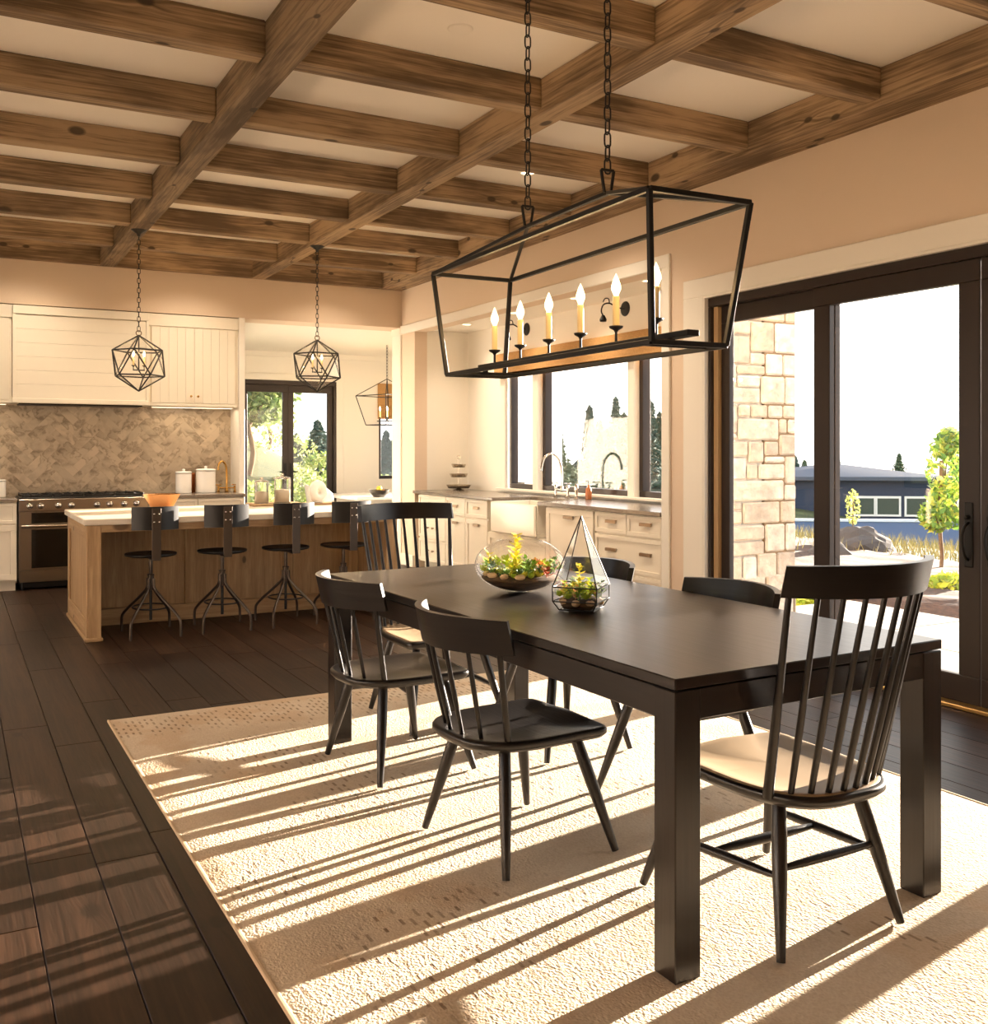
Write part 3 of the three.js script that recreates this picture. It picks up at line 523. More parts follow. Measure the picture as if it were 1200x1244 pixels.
{ // sink run, fronts on x = 4.80 facing the room; local x runs towards +z
  const X = 4.8, T = -Math.PI / 2, D = 0.68, G = 'sink alcove cabinets';
  const unit = (label, z0, z1, fronts, o) => cabinet(label, [X, 0, z0], T, z1 - z0, D, fronts, { group: G, ...o });
  const w1 = 0.72, w2 = 0.47, w3 = 0.49;
  unit('white base cabinet with three stacked drawers under the tiered stand', -10.56, -9.84, [{ kind: 'drawer', y0: 0.68, y1: 0.87, pulls: [[w1 * 0.45, 0.775, 0.12]] }, { kind: 'drawer', y0: 0.38, y1: 0.67, knobs: [[w1 * 0.4, 0.5], [w1 * 0.58, 0.5]] }, { kind: 'drawer', y0: 0.11, y1: 0.37, knobs: [[w1 * 0.4, 0.24], [w1 * 0.58, 0.24]] }]);
  unit('narrow white cabinet with one drawer over a door, between drawer stack and its twin', -9.838, -9.365, [{ kind: 'drawer', y0: 0.68, y1: 0.87, pulls: [[w2 / 2, 0.778, 0.12]] }, { kind: 'door', y0: 0.11, y1: 0.67, pulls: [[w2 / 2, 0.6, 0.12]] }]);
  unit('narrow white cabinet with one drawer over a door, touching the farmhouse sink', -9.363, -8.87, [{ kind: 'drawer', y0: 0.68, y1: 0.87, pulls: [[w3 / 2, 0.782, 0.12]] }, { kind: 'door', y0: 0.11, y1: 0.67, pulls: [[w3 / 2, 0.604, 0.12]] }]);
  unit('white sink base cabinet with two doors under the farmhouse sink', -8.868, -7.745, [{ kind: 'door', x0: 0, x1: 0.56, y0: 0.11, y1: 0.56, knobs: [[0.5, 0.5]] }, { kind: 'door', x0: 0.56, x1: 1.12, y0: 0.11, y1: 0.56, knobs: [[0.62, 0.5]] }], { y1: 0.565 });
  unit('white panel-front dishwasher with one handle right of the sink', -7.743, -6.975, [{ kind: 'door', y0: 0.11, y1: 0.87, pulls: [[0.38, 0.79, 0.16]] }]);
  unit('wide white cabinet with two small drawers over two deep drawers', -6.955, -6.055, [{ kind: 'drawer', x0: 0, x1: 0.45, y0: 0.7, y1: 0.87, pulls: [[0.235, 0.797, 0.15]] }, { kind: 'drawer', x0: 0.45, x1: 0.9, y0: 0.7, y1: 0.87, pulls: [[0.7, 0.8, 0.15]] }, { kind: 'drawer', y0: 0.4, y1: 0.69, pulls: [[0.235, 0.565, 0.15], [0.7, 0.563, 0.15]] }, { kind: 'drawer', y0: 0.11, y1: 0.39, pulls: [[0.235, 0.27, 0.15], [0.7, 0.27, 0.15]] }]);
  const ct = thing('countertop', 'grey-beige stone countertop running under the sink windows', 'countertop', [0, 0.875, 0]);
  part('slab', [box(4.765, XW - 0.002, 0, 0.035, -10.695, -8.74, 0.005, 2), box(4.765, XW - 0.002, 0, 0.035, -7.87, -6.053, 0.005, 2), box(5.22, XW - 0.002, 0, 0.035, -8.74, -7.87, 0.0, 2)], M.counter, ct);
  const sk = thing('farmhouse_sink', 'white apron-front farmhouse sink below the wide window', 'sink', [4.74, 0.57, -8.305]);
  const q = 0.43;
  part('basin', [box(0, 0.03, 0, 0.305, -q, q, 0.012, 2), box(0.03, 0.475, 0.0, 0.03, -q, q, 0.0), box(0.445, 0.475, 0.03, 0.305, -q, q, 0.008), box(0.03, 0.445, 0.03, 0.305, -q, -q + 0.03, 0.006), box(0.03, 0.445, 0.03, 0.305, q - 0.03, q, 0.006)], M.fireclay, sk);
  const fc = thing('bridge_faucet', 'chrome bridge faucet with tall gooseneck behind the farmhouse sink', 'faucet', [5.33, 0.91, -8.33]);
  part('spout', flat(tube([[0, 0.08, 0], [0, 0.26, 0], [-0.03, 0.38, 0], [-0.11, 0.44, 0], [-0.2, 0.4, 0], [-0.235, 0.31, 0], [-0.24, 0.27, 0]], 0.013, 40, 10)), M.chrome, fc);
  part('bridge', [rod([0, 0.08, -0.11], [0, 0.08, 0.11], 0.011), rod([0, 0, -0.11], [0, 0.13, -0.11], [0.022, 0.013, 0.013, 0.018]), rod([0, 0, 0.11], [0, 0.13, 0.11], [0.022, 0.013, 0.013, 0.018]), rod([0, 0.06, 0], [0, 0.12, 0], [0.016, 0.02, 0.016])], M.chrome, fc);
  for (const s of [-1, 1]) part('handle', [rod([-0.04, 0.145, s * 0.11], [0.04, 0.145, s * 0.11], [0.008, 0.005, 0.008]), rod([0, 0.145, s * 0.11 - 0.04], [0, 0.145, s * 0.11 + 0.04], [0.008, 0.005, 0.008])], M.chrome, fc);
  const sp = thing('side_sprayer', 'chrome side sprayer beside the bridge faucet', 'faucet', [5.3, 0.91, -8.02]);
  part('body', lathe([[0.0001, 0], [0.024, 0], [0.022, 0.012], [0.012, 0.02], [0.012, 0.05], [0.018, 0.075], [0.02, 0.12], [0.012, 0.15], [0.0001, 0.15]], 18), M.chrome, sp);
  const cad = thing('soap_bottle', 'amber soap bottle on the sill behind the faucet', 'bottle', [5.38, 0.91, -7.93]);
  part('glass', lathe([[0.0001, 0], [0.028, 0], [0.03, 0.006], [0.03, 0.1], [0.012, 0.12], [0.012, 0.14], [0.0001, 0.14]], 20), std(186, 112, 66, 0.25), cad);
  part('pump', [rod([0, 0.14, 0], [0, 0.18, 0], 0.004), rod([0, 0.18, 0], [-0.035, 0.178, 0], 0.004)], M.iron, cad);
  const fl = thing('bud_vase', 'small vase with a pink flower at the end of the sink counter', 'vase', [5.38, 0.91, -6.55]);
  part('vase', lathe([[0.0001, 0], [0.025, 0], [0.035, 0.03], [0.018, 0.08], [0.02, 0.1], [0.016, 0.1], [0.0001, 0.09]], 18), M.china, fl);
  part('flower', [...Array(9)].map((_, i) => { const a = i * 0.7, r = 0.012 + 0.01 * (i % 3); return flat(new THREE.SphereGeometry(0.018, 8, 6).scale(1, 0.6, 1).rotateZ(0.5 * Math.cos(a)).translate(r * Math.cos(a), 0.15 + 0.006 * (i % 4), r * Math.sin(a))); }).concat([rod([0, 0.05, 0], [0, 0.15, 0], 0.003)]), std(214, 120, 116, 0.7), fl);
  const st = thing('tiered_stand', 'three-tier silver serving stand in the counter corner', 'serving stand', [5.25, 0.91, -10.45]);
  part('pole', [rod([0, 0, 0], [0, 0.37, 0], 0.005, 8), flat(new THREE.TorusGeometry(0.022, 0.004, 6, 16).translate(0, 0.39, 0))], M.silver, st);
  for (const [y, r] of [[0.03, 0.145], [0.16, 0.105], [0.275, 0.085]]) part('tray', lathe([[0.0001, y], [r * 0.8, y], [r, y + 0.035], [r + 0.004, y + 0.035], [r * 0.84, y - 0.006], [0.0001, y - 0.006]], 32), M.silver, st);
  part('foot', lathe([[0.0001, 0], [0.07, 0], [0.06, 0.01], [0.01, 0.022], [0.0001, 0.022]], 24), M.silver, st);
}
{ // cabinets, range and hood on the back wall
  const Z = -10.8, D = 0.645;
  cabinet('white base cabinet with a drawer over a door, left of the range', [-0.35, 0, Z], 0, 0.92, D, [{ kind: 'drawer', y0: 0.66, y1: 0.87, pulls: [[0.3, 0.77, 0.12]] }, { kind: 'door', x0: 0, x1: 0.46, y0: 0.11, y1: 0.65, knobs: [[0.42, 0.58]] }, { kind: 'door', x0: 0.46, x1: 0.92, y0: 0.11, y1: 0.65, knobs: [[0.5, 0.58]] }], { group: 'back wall cabinets' });
  cabinet('white base cabinet right of the range, behind the island', [1.81, 0, Z], 0, 1.0, D, [{ kind: 'drawer', x0: 0, x1: 0.5, y0: 0.66, y1: 0.87, pulls: [[0.25, 0.77, 0.12]] }, { kind: 'drawer', x0: 0.5, x1: 1, y0: 0.66, y1: 0.87, pulls: [[0.75, 0.77, 0.12]] }, { kind: 'door', x0: 0, x1: 0.5, y0: 0.11, y1: 0.65 }, { kind: 'door', x0: 0.5, x1: 1, y0: 0.11, y1: 0.65 }], { group: 'back wall cabinets' });
  const c1 = thing('countertop', 'short grey stone countertop left of the range', 'countertop', [0, 0.875, 0]); part('slab', box(-0.37, 0.575, 0, 0.035, -11.448, Z + 0.035, 0.004), M.counter, c1);
  const c2 = thing('countertop', 'grey stone countertop under the canisters', 'countertop', [0, 0.875, 0]); part('slab', box(1.805, 2.818, 0, 0.035, -11.448, Z + 0.035, 0.004), M.counter, c2);
  const r = thing('range', 'wide stainless steel gas range with black oven window', 'stove', [0.585, 0, Z]), w = 1.215;
  part('body', [box(0, w, 0.1, 0.9, -D, 0, 0.003), box(0, w, 0.78, 0.9, 0, 0.03, 0.006)], M.steel, r);
  part('cooktop', box(0.01, w - 0.01, 0.9, 0.915, -D + 0.02, 0.01, 0.003), M.blackEnamel, r);
  for (const [a, b] of [[0.005, 0.785], [0.795, w - 0.005]]) {
    const d = part('oven_door', [box(a, b, 0.2, 0.775, 0, 0.025, 0.004)], M.steel, r);
    part('window', [box(a + 0.11, b - 0.09, 0.66, 0.765, 0.025, 0.027), box(a + 0.11, b - 0.09, 0.22, 0.6, 0.025, 0.027)], M.darkglass, d, 'black oven window');
    part('handle', [rod([a + 0.02, 0.633, 0.065], [b - 0.02, 0.633, 0.065], 0.014, 12), rod([a + 0.06, 0.633, 0.02], [a + 0.06, 0.633, 0.065], 0.009), rod([b - 0.06, 0.633, 0.02], [b - 0.06, 0.633, 0.065], 0.009)], M.steel, d);
  }
  part('drawer', box(0.005, w - 0.005, 0.08, 0.195, 0, 0.022, 0.004), M.steel, r);
  for (const x of [0.1, 0.2, 0.36, 0.48, 0.72, 0.84, 0.98, 1.1]) part('knob', lathe([[0.0001, 0.04], [0.024, 0.038], [0.028, 0.006], [0.034, 0], [0.0001, 0]], 18).rotateX(Math.PI / 2).translate(x, 0.835, 0.03), M.chrome, r);
  for (const x of [0.04, w - 0.04]) part('foot', rod([x, 0, -0.05], [x, 0.1, -0.05], 0.018), M.blackEnamel, r);
  part('toe_kick', box(0.02, w - 0.02, 0.02, 0.1, -D, -0.04), M.blackEnamel, r);
  for (let i = 0; i < 4; i++) { const x0 = 0.03 + i * 0.292, g = []; for (let k = 0; k < 4; k++) g.push(box(x0 + k * 0.088, x0 + k * 0.088 + 0.012, 0.93, 0.945, -D + 0.05, -0.03, 0.002)); for (const z of [-D + 0.05, -0.34, -0.042]) g.push(box(x0, x0 + 0.276, 0.915, 0.938, z, z + 0.012, 0.002)); const gr = part('grate', g, M.blackEnamel, r); part('burner', [flat(lathe([[0.0001, 0.93], [0.03, 0.93], [0.045, 0.92], [0.05, 0.913]], 18).translate(x0 + 0.138, 0, -0.18)), flat(lathe([[0.0001, 0.93], [0.03, 0.93], [0.045, 0.92], [0.05, 0.913]], 18).translate(x0 + 0.138, 0, -0.48))], M.steel, gr); }
  // hood of horizontal boards
  const h = thing('range_hood', 'white shiplap range hood above the range', 'range hood', [0.545, 1.86, -11.05]), hw = 1.31;
  const hb = [0.05, 0.19, 0.33, 0.47, 0.61, 0.75]; for (const y of hb) part('board', box(0.03, hw - 0.03, y + 0.0008, y + 0.1392, -0.03, 0, 0.0012), M.cabinet, h);
  part('body', [box(0, hw, 0.045, 0.985, -0.4, -0.028)], M.cabinet, h);
  part('frame', [box(0, 0.03, 0.05, 0.985, -0.03, 0.008, 0.002, 1), box(hw - 0.03, hw, 0.05, 0.985, -0.03, 0.008, 0.002, 1), box(0, hw, 0.9, 0.985, -0.03, 0.012, 0.003), box(-0.005, hw + 0.005, 0.0, 0.05, -0.03, 0.015, 0.004), box(0, 0.06, 0, 0.045, -0.4, -0.03), box(hw - 0.06, hw, 0, 0.045, -0.4, -0.03)], M.cabinet, h);
  part('vent_insert', box(0.06, hw - 0.06, -0.012, 0.045, -0.38, -0.03, 0.004), std(38, 32, 28, 0.4, 0.6), h, 'dark vent under the hood');
  const upper = (label, x0, x1) => {
    const c = thing('wall_cabinet', label, 'cabinet', [x0, 1.86, -11.1], 0, 'wall cabinets beside the hood'), w = x1 - x0;
    part('body', [box(0, w, 0, 0.99, -0.345, -0.001), box(-0.003, w + 0.003, 0.86, 0.99, 0, 0.022, 0.003), box(0, w, 0, 0.03, 0, 0.022, 0.002)], M.cabinet, c);
    for (const [a, b, k] of [[0.03, w / 2 - 0.002, 1], [w / 2 + 0.002, w - 0.03, -1]]) {
      const n = 5, bw = (b - a) / n, d = part('door', box(a, b, 0.035, 0.855, 0, 0.008), M.cabinet, c);
      for (let i = 0; i < n; i++) part('board', box(a + i * bw + 0.0008, a + (i + 1) * bw - 0.0008, 0.037, 0.853, 0.008, 0.018, 0.0012, 1), M.cabinet, d);
      part('knob', lathe([[0.0001, 0.03], [0.011, 0.028], [0.013, 0.02], [0.006, 0.012], [0.007, 0], [0.0001, 0]], 14).rotateX(Math.PI / 2).translate(k > 0 ? b - 0.035 : a + 0.035, 0.11, 0.018), M.brass, d);
    }
  };
  const addedStripGlow = new THREE.MeshStandardMaterial({ color: 0xffffff, emissive: srgb(255, 230, 194), emissiveIntensity: 3 });
  const strip = (label, x0, x1) => { const t = thing('added_light_strip', label, 'added fill light', [(x0 + x1) / 2, 1.848, -11.18]); part('housing', cbox(x1 - x0, 0.012, 0.04, 0.003).translate(0, 0.006, 0), M.cabinet, t); part('diffuser', cbox(x1 - x0 - 0.02, 0.004, 0.028).translate(0, -0.001, 0), addedStripGlow, t); const l = new THREE.RectAreaLight(srgb(255, 230, 196), 26, x1 - x0 - 0.02, 0.028); l.position.set(0, -0.006, 0); l.rotation.x = -Math.PI / 2; t.add(l); };  // fill lights added under the wall cabinets to brighten the backsplash
  strip('slim added fill light under the wall cabinet right of the hood', 1.9, 2.78); strip('slim added fill light under the wall cabinet left of the hood', -0.36, 0.5);
  upper('white two-door wall cabinet of vertical boards right of the hood', 1.857, 2.815); upper('white two-door wall cabinet of vertical boards left of the hood', -0.4, 0.543);
  const e = structure('trim_6', 'white end panel beside the backsplash', 'trim'); part('panel', box(2.818, 2.885, 0, HEAD, -11.605, -11.06, 0.003, 1), M.trim, e);
}
{ // herringbone backsplash, each tile its own piece
  const marble = [0, 1, 2, 3, 4].map(i => { const k = [1, 0.97, 1.02, 0.95, 0.99][i]; const map = texture(256, 256, (u, v) => { const a = fbm(u * 5, v * 5, 5, 5, 5, 200 + i * 9), vein = Math.pow(1 - Math.abs(2 * fbm(u * 3 + 2 * a, v * 3, 3, 3, 4, 300 + i) - 1), 9); return mix3([206 * k, 190 * k, 166 * k], [140 * k, 124 * k, 104 * k], clamp(0.75 * vein + 0.9 * (a - 0.45), 0, 1)); }, true, 0.5, 0.5); return new THREE.MeshStandardMaterial({ map, roughness: 0.3 }); });
  const b = structure('trim_7', 'grey marble herringbone tile backsplash behind the range', 'backsplash');
  const X0 = -0.4, X1 = 2.818, Y0 = 0.91, Y1 = 1.862, Z = -11.45;
  part('grout', box(X0, X1, Y0, Y1, Z - 0.002, Z + 0.006), std(190, 172, 146, 0.9), b);
  const Wt = 0.078, n = 4, c = Math.SQRT1_2, clip = (poly, ax, lim, s) => { const out = []; for (let i = 0; i < poly.length; i++) { const p = poly[i], q = poly[(i + 1) % poly.length], a = s * (p[ax] - lim), d = s * (q[ax] - lim); if (a <= 0) out.push(p); if (a * d < 0) { const t = a / (a - d); out.push([lerp(p[0], q[0], t), lerp(p[1], q[1], t)]); } } return out; };
  const tile = (x0, y0, w, h) => {
    const g = 0.018, r = [[x0 + g, y0 + g], [x0 + w - g, y0 + g], [x0 + w - g, y0 + h - g], [x0 + g, y0 + h - g]].map(([p, q]) => [1.2 + (p - q) * c * Wt, 1.38 + (p + q) * c * Wt]);
    let poly = clip(clip(clip(clip(r, 0, X0, -1), 0, X1, 1), 1, Y0, -1), 1, Y1, 1); if (poly.length < 3) return;
    let area = 0; poly.forEach((p, i) => { const q = poly[(i + 1) % poly.length]; area += p[0] * q[1] - q[0] * p[1]; }); if (Math.abs(area) < 0.0006) return;
    if (area < 0) poly.reverse();
    const z = Z + 0.008 + rnd() * 0.0012, P = [], U = [], o = [rnd(), rnd()]; const put = (...t) => t.forEach(([x, y, q]) => { P.push(x, y, q); U.push(x + o[0], y + o[1]); });
    for (let i = 1; i < poly.length - 1; i++) put([...poly[0], z], [...poly[i], z], [...poly[i + 1], z]);
    poly.forEach((p, i) => { const q = poly[(i + 1) % poly.length]; put([...p, z], [...p, Z], [...q, Z]); put([...p, z], [...q, Z], [...q, z]); });
    const geo = new THREE.BufferGeometry(); geo.setAttribute('position', new THREE.Float32BufferAttribute(P, 3)); geo.setAttribute('uv', new THREE.Float32BufferAttribute(U, 2)); geo.computeVertexNormals();
    part('tile', geo, marble[Math.floor(rnd() * 5)], b);
  };
  for (let k = -50; k < 50; k++) for (let m = -6; m < 6; m++) { tile(k + 2 * n * m, k, n, 1); tile(k, k - 2 * n + 1 + 2 * n * m, 1, n); }
}
function canister(label, x, y, z, r, h, mat = M.china) {
  const c = thing('canister', label, 'canister', [x, y, z], 0, 'kitchen canisters');
  part('jar', lathe([[0.0001, 0], [r * 0.96, 0], [r, 0.008], [r, h * 0.8], [r * 0.98, h * 0.81], [0.0001, h * 0.81]], 28), mat, c);
  part('lid', lathe([[0.0001, h * 0.8], [r * 1.03, h * 0.8], [r * 1.03, h * 0.86], [r * 0.9, h * 0.89], [0.018, h * 0.9], [0.012, h * 0.93], [0.02, h * 0.97], [0.0001, h]], 28), mat, c);
}
canister('smaller white canister on the counter next to the copper jar', 2.245, 0.91, -11.2, 0.085, 0.27);
canister('larger white canister on the counter next to the brass faucet', 2.485, 0.91, -11.2, 0.105, 0.30);
canister('small white canister on the counter left of the range', 0.42, 0.91, -11.15, 0.07, 0.2);
{
  const j = thing('copper_jar', 'tall dark copper jar between the white canisters', 'jar', [2.355, 0.91, -11.33]);
  part('jar', lathe([[0.0001, 0], [0.045, 0], [0.045, 0.2], [0.042, 0.22], [0.04, 0.2], [0.0001, 0.19]], 24), std(150, 82, 38, 0.35, 0.6), j);
  const f = thing('brass_faucet', 'brass gooseneck faucet at the end of the back counter', 'faucet', [2.715, 0.91, -11.2]);
  part('spout', flat(tube([[0, 0, 0], [0, 0.22, 0], [-0.015, 0.31, 0.01], [-0.06, 0.35, 0.03], [-0.1, 0.31, 0.05], [-0.105, 0.25, 0.055]], 0.011, 36, 10)), M.brass, f);
  part('base', [rod([0, 0, 0], [0, 0.05, 0], [0.024, 0.014]), rod([-0.09, 0.05, 0], [0.09, 0.05, 0], 0.008), rod([-0.09, 0, 0], [-0.09, 0.075, 0], [0.018, 0.01, 0.012]), rod([0.09, 0, 0], [0.09, 0.075, 0], [0.018, 0.01, 0.012])], M.brass, f);
  for (const s of [-1, 1]) part('handle', rod([s * 0.09 - 0.03, 0.085, 0], [s * 0.09 + 0.03, 0.085, 0], [0.008, 0.005, 0.008]), M.brass, f);
}
// ---------------------------------------------------------------- island
{
  const i = thing('kitchen_island', 'light oak kitchen island with pale top and panelled back', 'kitchen island', [0, 0, 0]);
  const x0 = 0.86, x1 = 3.29, z0 = -9.0, z1 = -7.69, top = 0.845, pz = -8.35;
  part('countertop', box(0.838, 3.312, top, 0.89, -9.035, -7.655, 0.006, 0), M.islandTop, i, 'pale polished top');
  for (const [a, b, s] of [[x0, x0 + 0.1, -1], [x1 - 0.1, x1, 1]]) {
    const e = part('end_panel', box(a + (s < 0 ? 0.014 : 0), b - (s > 0 ? 0.014 : 0), 0, top, z0, z1, 0.003, 1), M.oak, i), o = s < 0 ? a : b - 0.014;
    part('stile', box(o, o + 0.014, 0.03, top, z1 - 0.11, z1, 0.003, 1), M.oak, e); part('stile', box(o, o + 0.014, 0.03, top, z0, z0 + 0.11, 0.003, 1), M.oak, e);
    part('rail', box(o, o + 0.014, top - 0.1, top, z0 + 0.11, z1 - 0.11, 0.003, 2), M.oak, e); part('rail', box(o, o + 0.014, 0.03, 0.16, z0 + 0.11, z1 - 0.11, 0.003, 2), M.oak, e);
    part('base_moulding', [box(a - 0.012, b + 0.012, 0, 0.028, z0, z1 + 0.012, 0.006, 2)], M.oak, e);
  }
  part('body', box(x0 + 0.1, x1 - 0.1, 0.0, top, z0 + 0.02, pz - 0.03, 0, 0), M.oak, i);
  part('fascia', box(x0 + 0.1, x1 - 0.1, top - 0.055, top, z1 - 0.03, z1, 0.003), M.oak, i);
  const xs = [0.96, 1.735, 2.54, 3.19];
  for (let k = 0; k < 3; k++) part('panel', box(xs[k] + 0.02, xs[k + 1] - 0.02, 0.14, top - 0.02, pz - 0.03, pz - 0.014, 0, 1, k), M.oak, i);
  for (const x of [0.985, 1.735, 2.54, 3.165]) part('stile', [box(x - 0.05, x + 0.05, 0.13, top - 0.005, pz - 0.03, pz, 0.004, 1, x), box(x - 0.022, x + 0.022, 0.13, top - 0.005, pz, pz + 0.006, 0.003, 1)], M.oak, i);
  part('rail', box(0.96, 3.19, 0, 0.13, pz - 0.03, pz + 0.006, 0.004), M.oak, i); part('rail', box(0.96, 3.19, top - 0.09, top, pz - 0.03, pz, 0.004), M.oak, i);
}
// ---------------------------------------------------------------- bar stools
{
  const names = ['black metal bar stool in front of the copper bowl', 'black metal bar stool second from the copper bowl', 'black metal bar stool in front of the glass jars', 'black metal bar stool half hidden behind the tall end chair'];
  const s = thing('bar_stool', names[0], 'stool', [1.328, 0, -7.83], 0, 'swivel stools along the island');
  part('seat', lathe([[0.0001, 0.605], [0.12, 0.603], [0.17, 0.61], [0.186, 0.612], [0.19, 0.604], [0.186, 0.594], [0.16, 0.588], [0.0001, 0.588]], 36), M.stool, s);
  part('screw_post', [rod([0, 0.44, 0], [0, 0.588, 0], 0.0145, 12), rod([0, 0.575, 0], [0, 0.59, 0], [0.05, 0.05], 16)], M.gunmetal, s);
  part('collar', lathe([[0.0001, 0.33], [0.021, 0.33], [0.023, 0.335], [0.023, 0.44], [0.026, 0.442], [0.026, 0.452], [0.0001, 0.455]], 18), M.gunmetal, s);
  part('threaded_rod', rod([0, 0.105, 0], [0, 0.335, 0], 0.011, 10), M.stool, s);
  for (const a of [-1, 1]) for (const b of [-1, 1]) part('leg', flat(tube([[a * 0.018, 0.42, b * 0.018], [a * 0.022, 0.35, b * 0.024], [a * 0.06, 0.285, b * 0.075], [a * 0.15, 0.165, b * 0.185], [a * 0.174, 0.12, b * 0.215], [a * 0.178, 0.07, b * 0.22], [a * 0.178, 0.0, b * 0.22]], 0.0105, 30, 9)), M.gunmetal, s);
  part('footrest', new THREE.TorusGeometry(0.155, 0.006, 6, 36).rotateX(Math.PI / 2).scale(0.85, 1, 1.05).translate(0, 0.205, 0), M.stool, s);
  part('back_strap', [box(-0.032, 0.032, 0.575, 0.583, 0.0, 0.24, 0.002), bar([0, 0.575, 0.24], [0, 0.96, 0.247], 0.007, 0.064)], M.gunmetal, s);
  part('backrest', crestShape(0.165, -0.185, 0.052, 0.80, 0.972, 0.0, 0.012).rotateY(Math.PI), M.stool, s);
  part('rivet', [-1, 1].flatMap(a => [0.86, 0.92].map(y => flat(new THREE.SphereGeometry(0.007, 8, 6).translate(a * 0.018, y, 0.251)))), M.chrome, s);
  [1.864, 2.372, 2.862].forEach((x, k) => copyOf(s, [x, 0, -7.83], [-0.06, 0.05, 0][k], names[k + 1]));
}
// ---------------------------------------------------------------- things on the island
const IT = 0.89;
{
  const b = thing('copper_bowl', 'flared copper bowl with flat facets on the island', 'bowl', [1.53, IT, -8.5]);
  const f = 14, prof = [[0.075, 0], [0.148, 0.135], [0.146, 0.137], [0.07, 0.006]];
  part('bowl', [flat(sheet(f, 1, (u, v) => { const a = u * 2 * Math.PI, r = lerp(0.072, 0.15, v) * (Math.round(u * f) % 2 ? 1 : 0.94); return [r * Math.cos(a), v * 0.135, r * Math.sin(a)]; })), flat(sheet(f, 1, (u, v) => { const a = u * 2 * Math.PI, r = lerp(0.069, 0.146, v) * (Math.round(u * f) % 2 ? 1 : 0.94); return [r * Math.cos(a), 0.004 + v * 0.131, r * Math.sin(a)]; }, true)), flat(lathe([[0.0001, 0], [0.072, 0], [0.072, 0.004], [0.0001, 0.004]], 14))].map(g => { const q = flat(g); q.computeVertexNormals(); return q; }), M.copper, b);
  const tray = thing('wooden_tray', 'wooden tray under the glass jars on the island', 'tray', [2.56, IT, -8.78]);
  part('board', cbox(0.46, 0.022, 0.26, 0.006).translate(0, 0.011, 0), M.oak, tray);
  for (const [x, h, r, l] of [[2.44, 0.22, 0.064, 'shorter lidded glass jar on the wooden tray'], [2.63, 0.25, 0.074, 'taller lidded glass jar on the wooden tray, nearer the ring vase']]) {
    const j = thing('glass_jar', l, 'jar', [x, IT + 0.022, -8.78], 0, 'glass jars on the island');
    part('glass', lathe([[0.0001, 0], [r, 0], [r, h * 0.85], [r * 0.96, h * 0.85], [r * 0.96, 0.006], [0.0001, 0.006]], 28), M.jarGlass, j);
    part('lid', lathe([[0.0001, h * 0.86], [r * 1.02, h * 0.86], [r * 1.02, h * 0.9], [r * 0.5, h * 0.94], [0.012, h * 0.95], [0.018, h * 1.03], [0.0001, h * 1.06]], 28), M.jarGlass, j);
    part('contents', lathe([[0.0001, 0.007], [r * 0.94, 0.007], [r * 0.94, h * 0.45], [0.0001, h * 0.5]], 24), std(238, 222, 196, 0.9), j, 'pale biscuits inside the jar');
  }
  const v = thing('ring_vase', 'round white ceramic ring vase on the island', 'vase', [2.94, IT, -8.72], 0.5);
  part('ring', new THREE.TorusGeometry(0.062, 0.042, 14, 32).translate(0, 0.104, 0), M.china, v);
  part('foot', lathe([[0.0001, 0], [0.05, 0], [0.045, 0.012], [0.0001, 0.014]], 20), M.china, v);
  const w = thing('cutting_board', 'small wooden board under the white ring vase', 'board', [2.98, IT, -8.74]); part('board', cbox(0.3, 0.016, 0.2, 0.005).translate(0, 0.008, 0), M.oak, w);
  v.position.y = IT + 0.016;
}
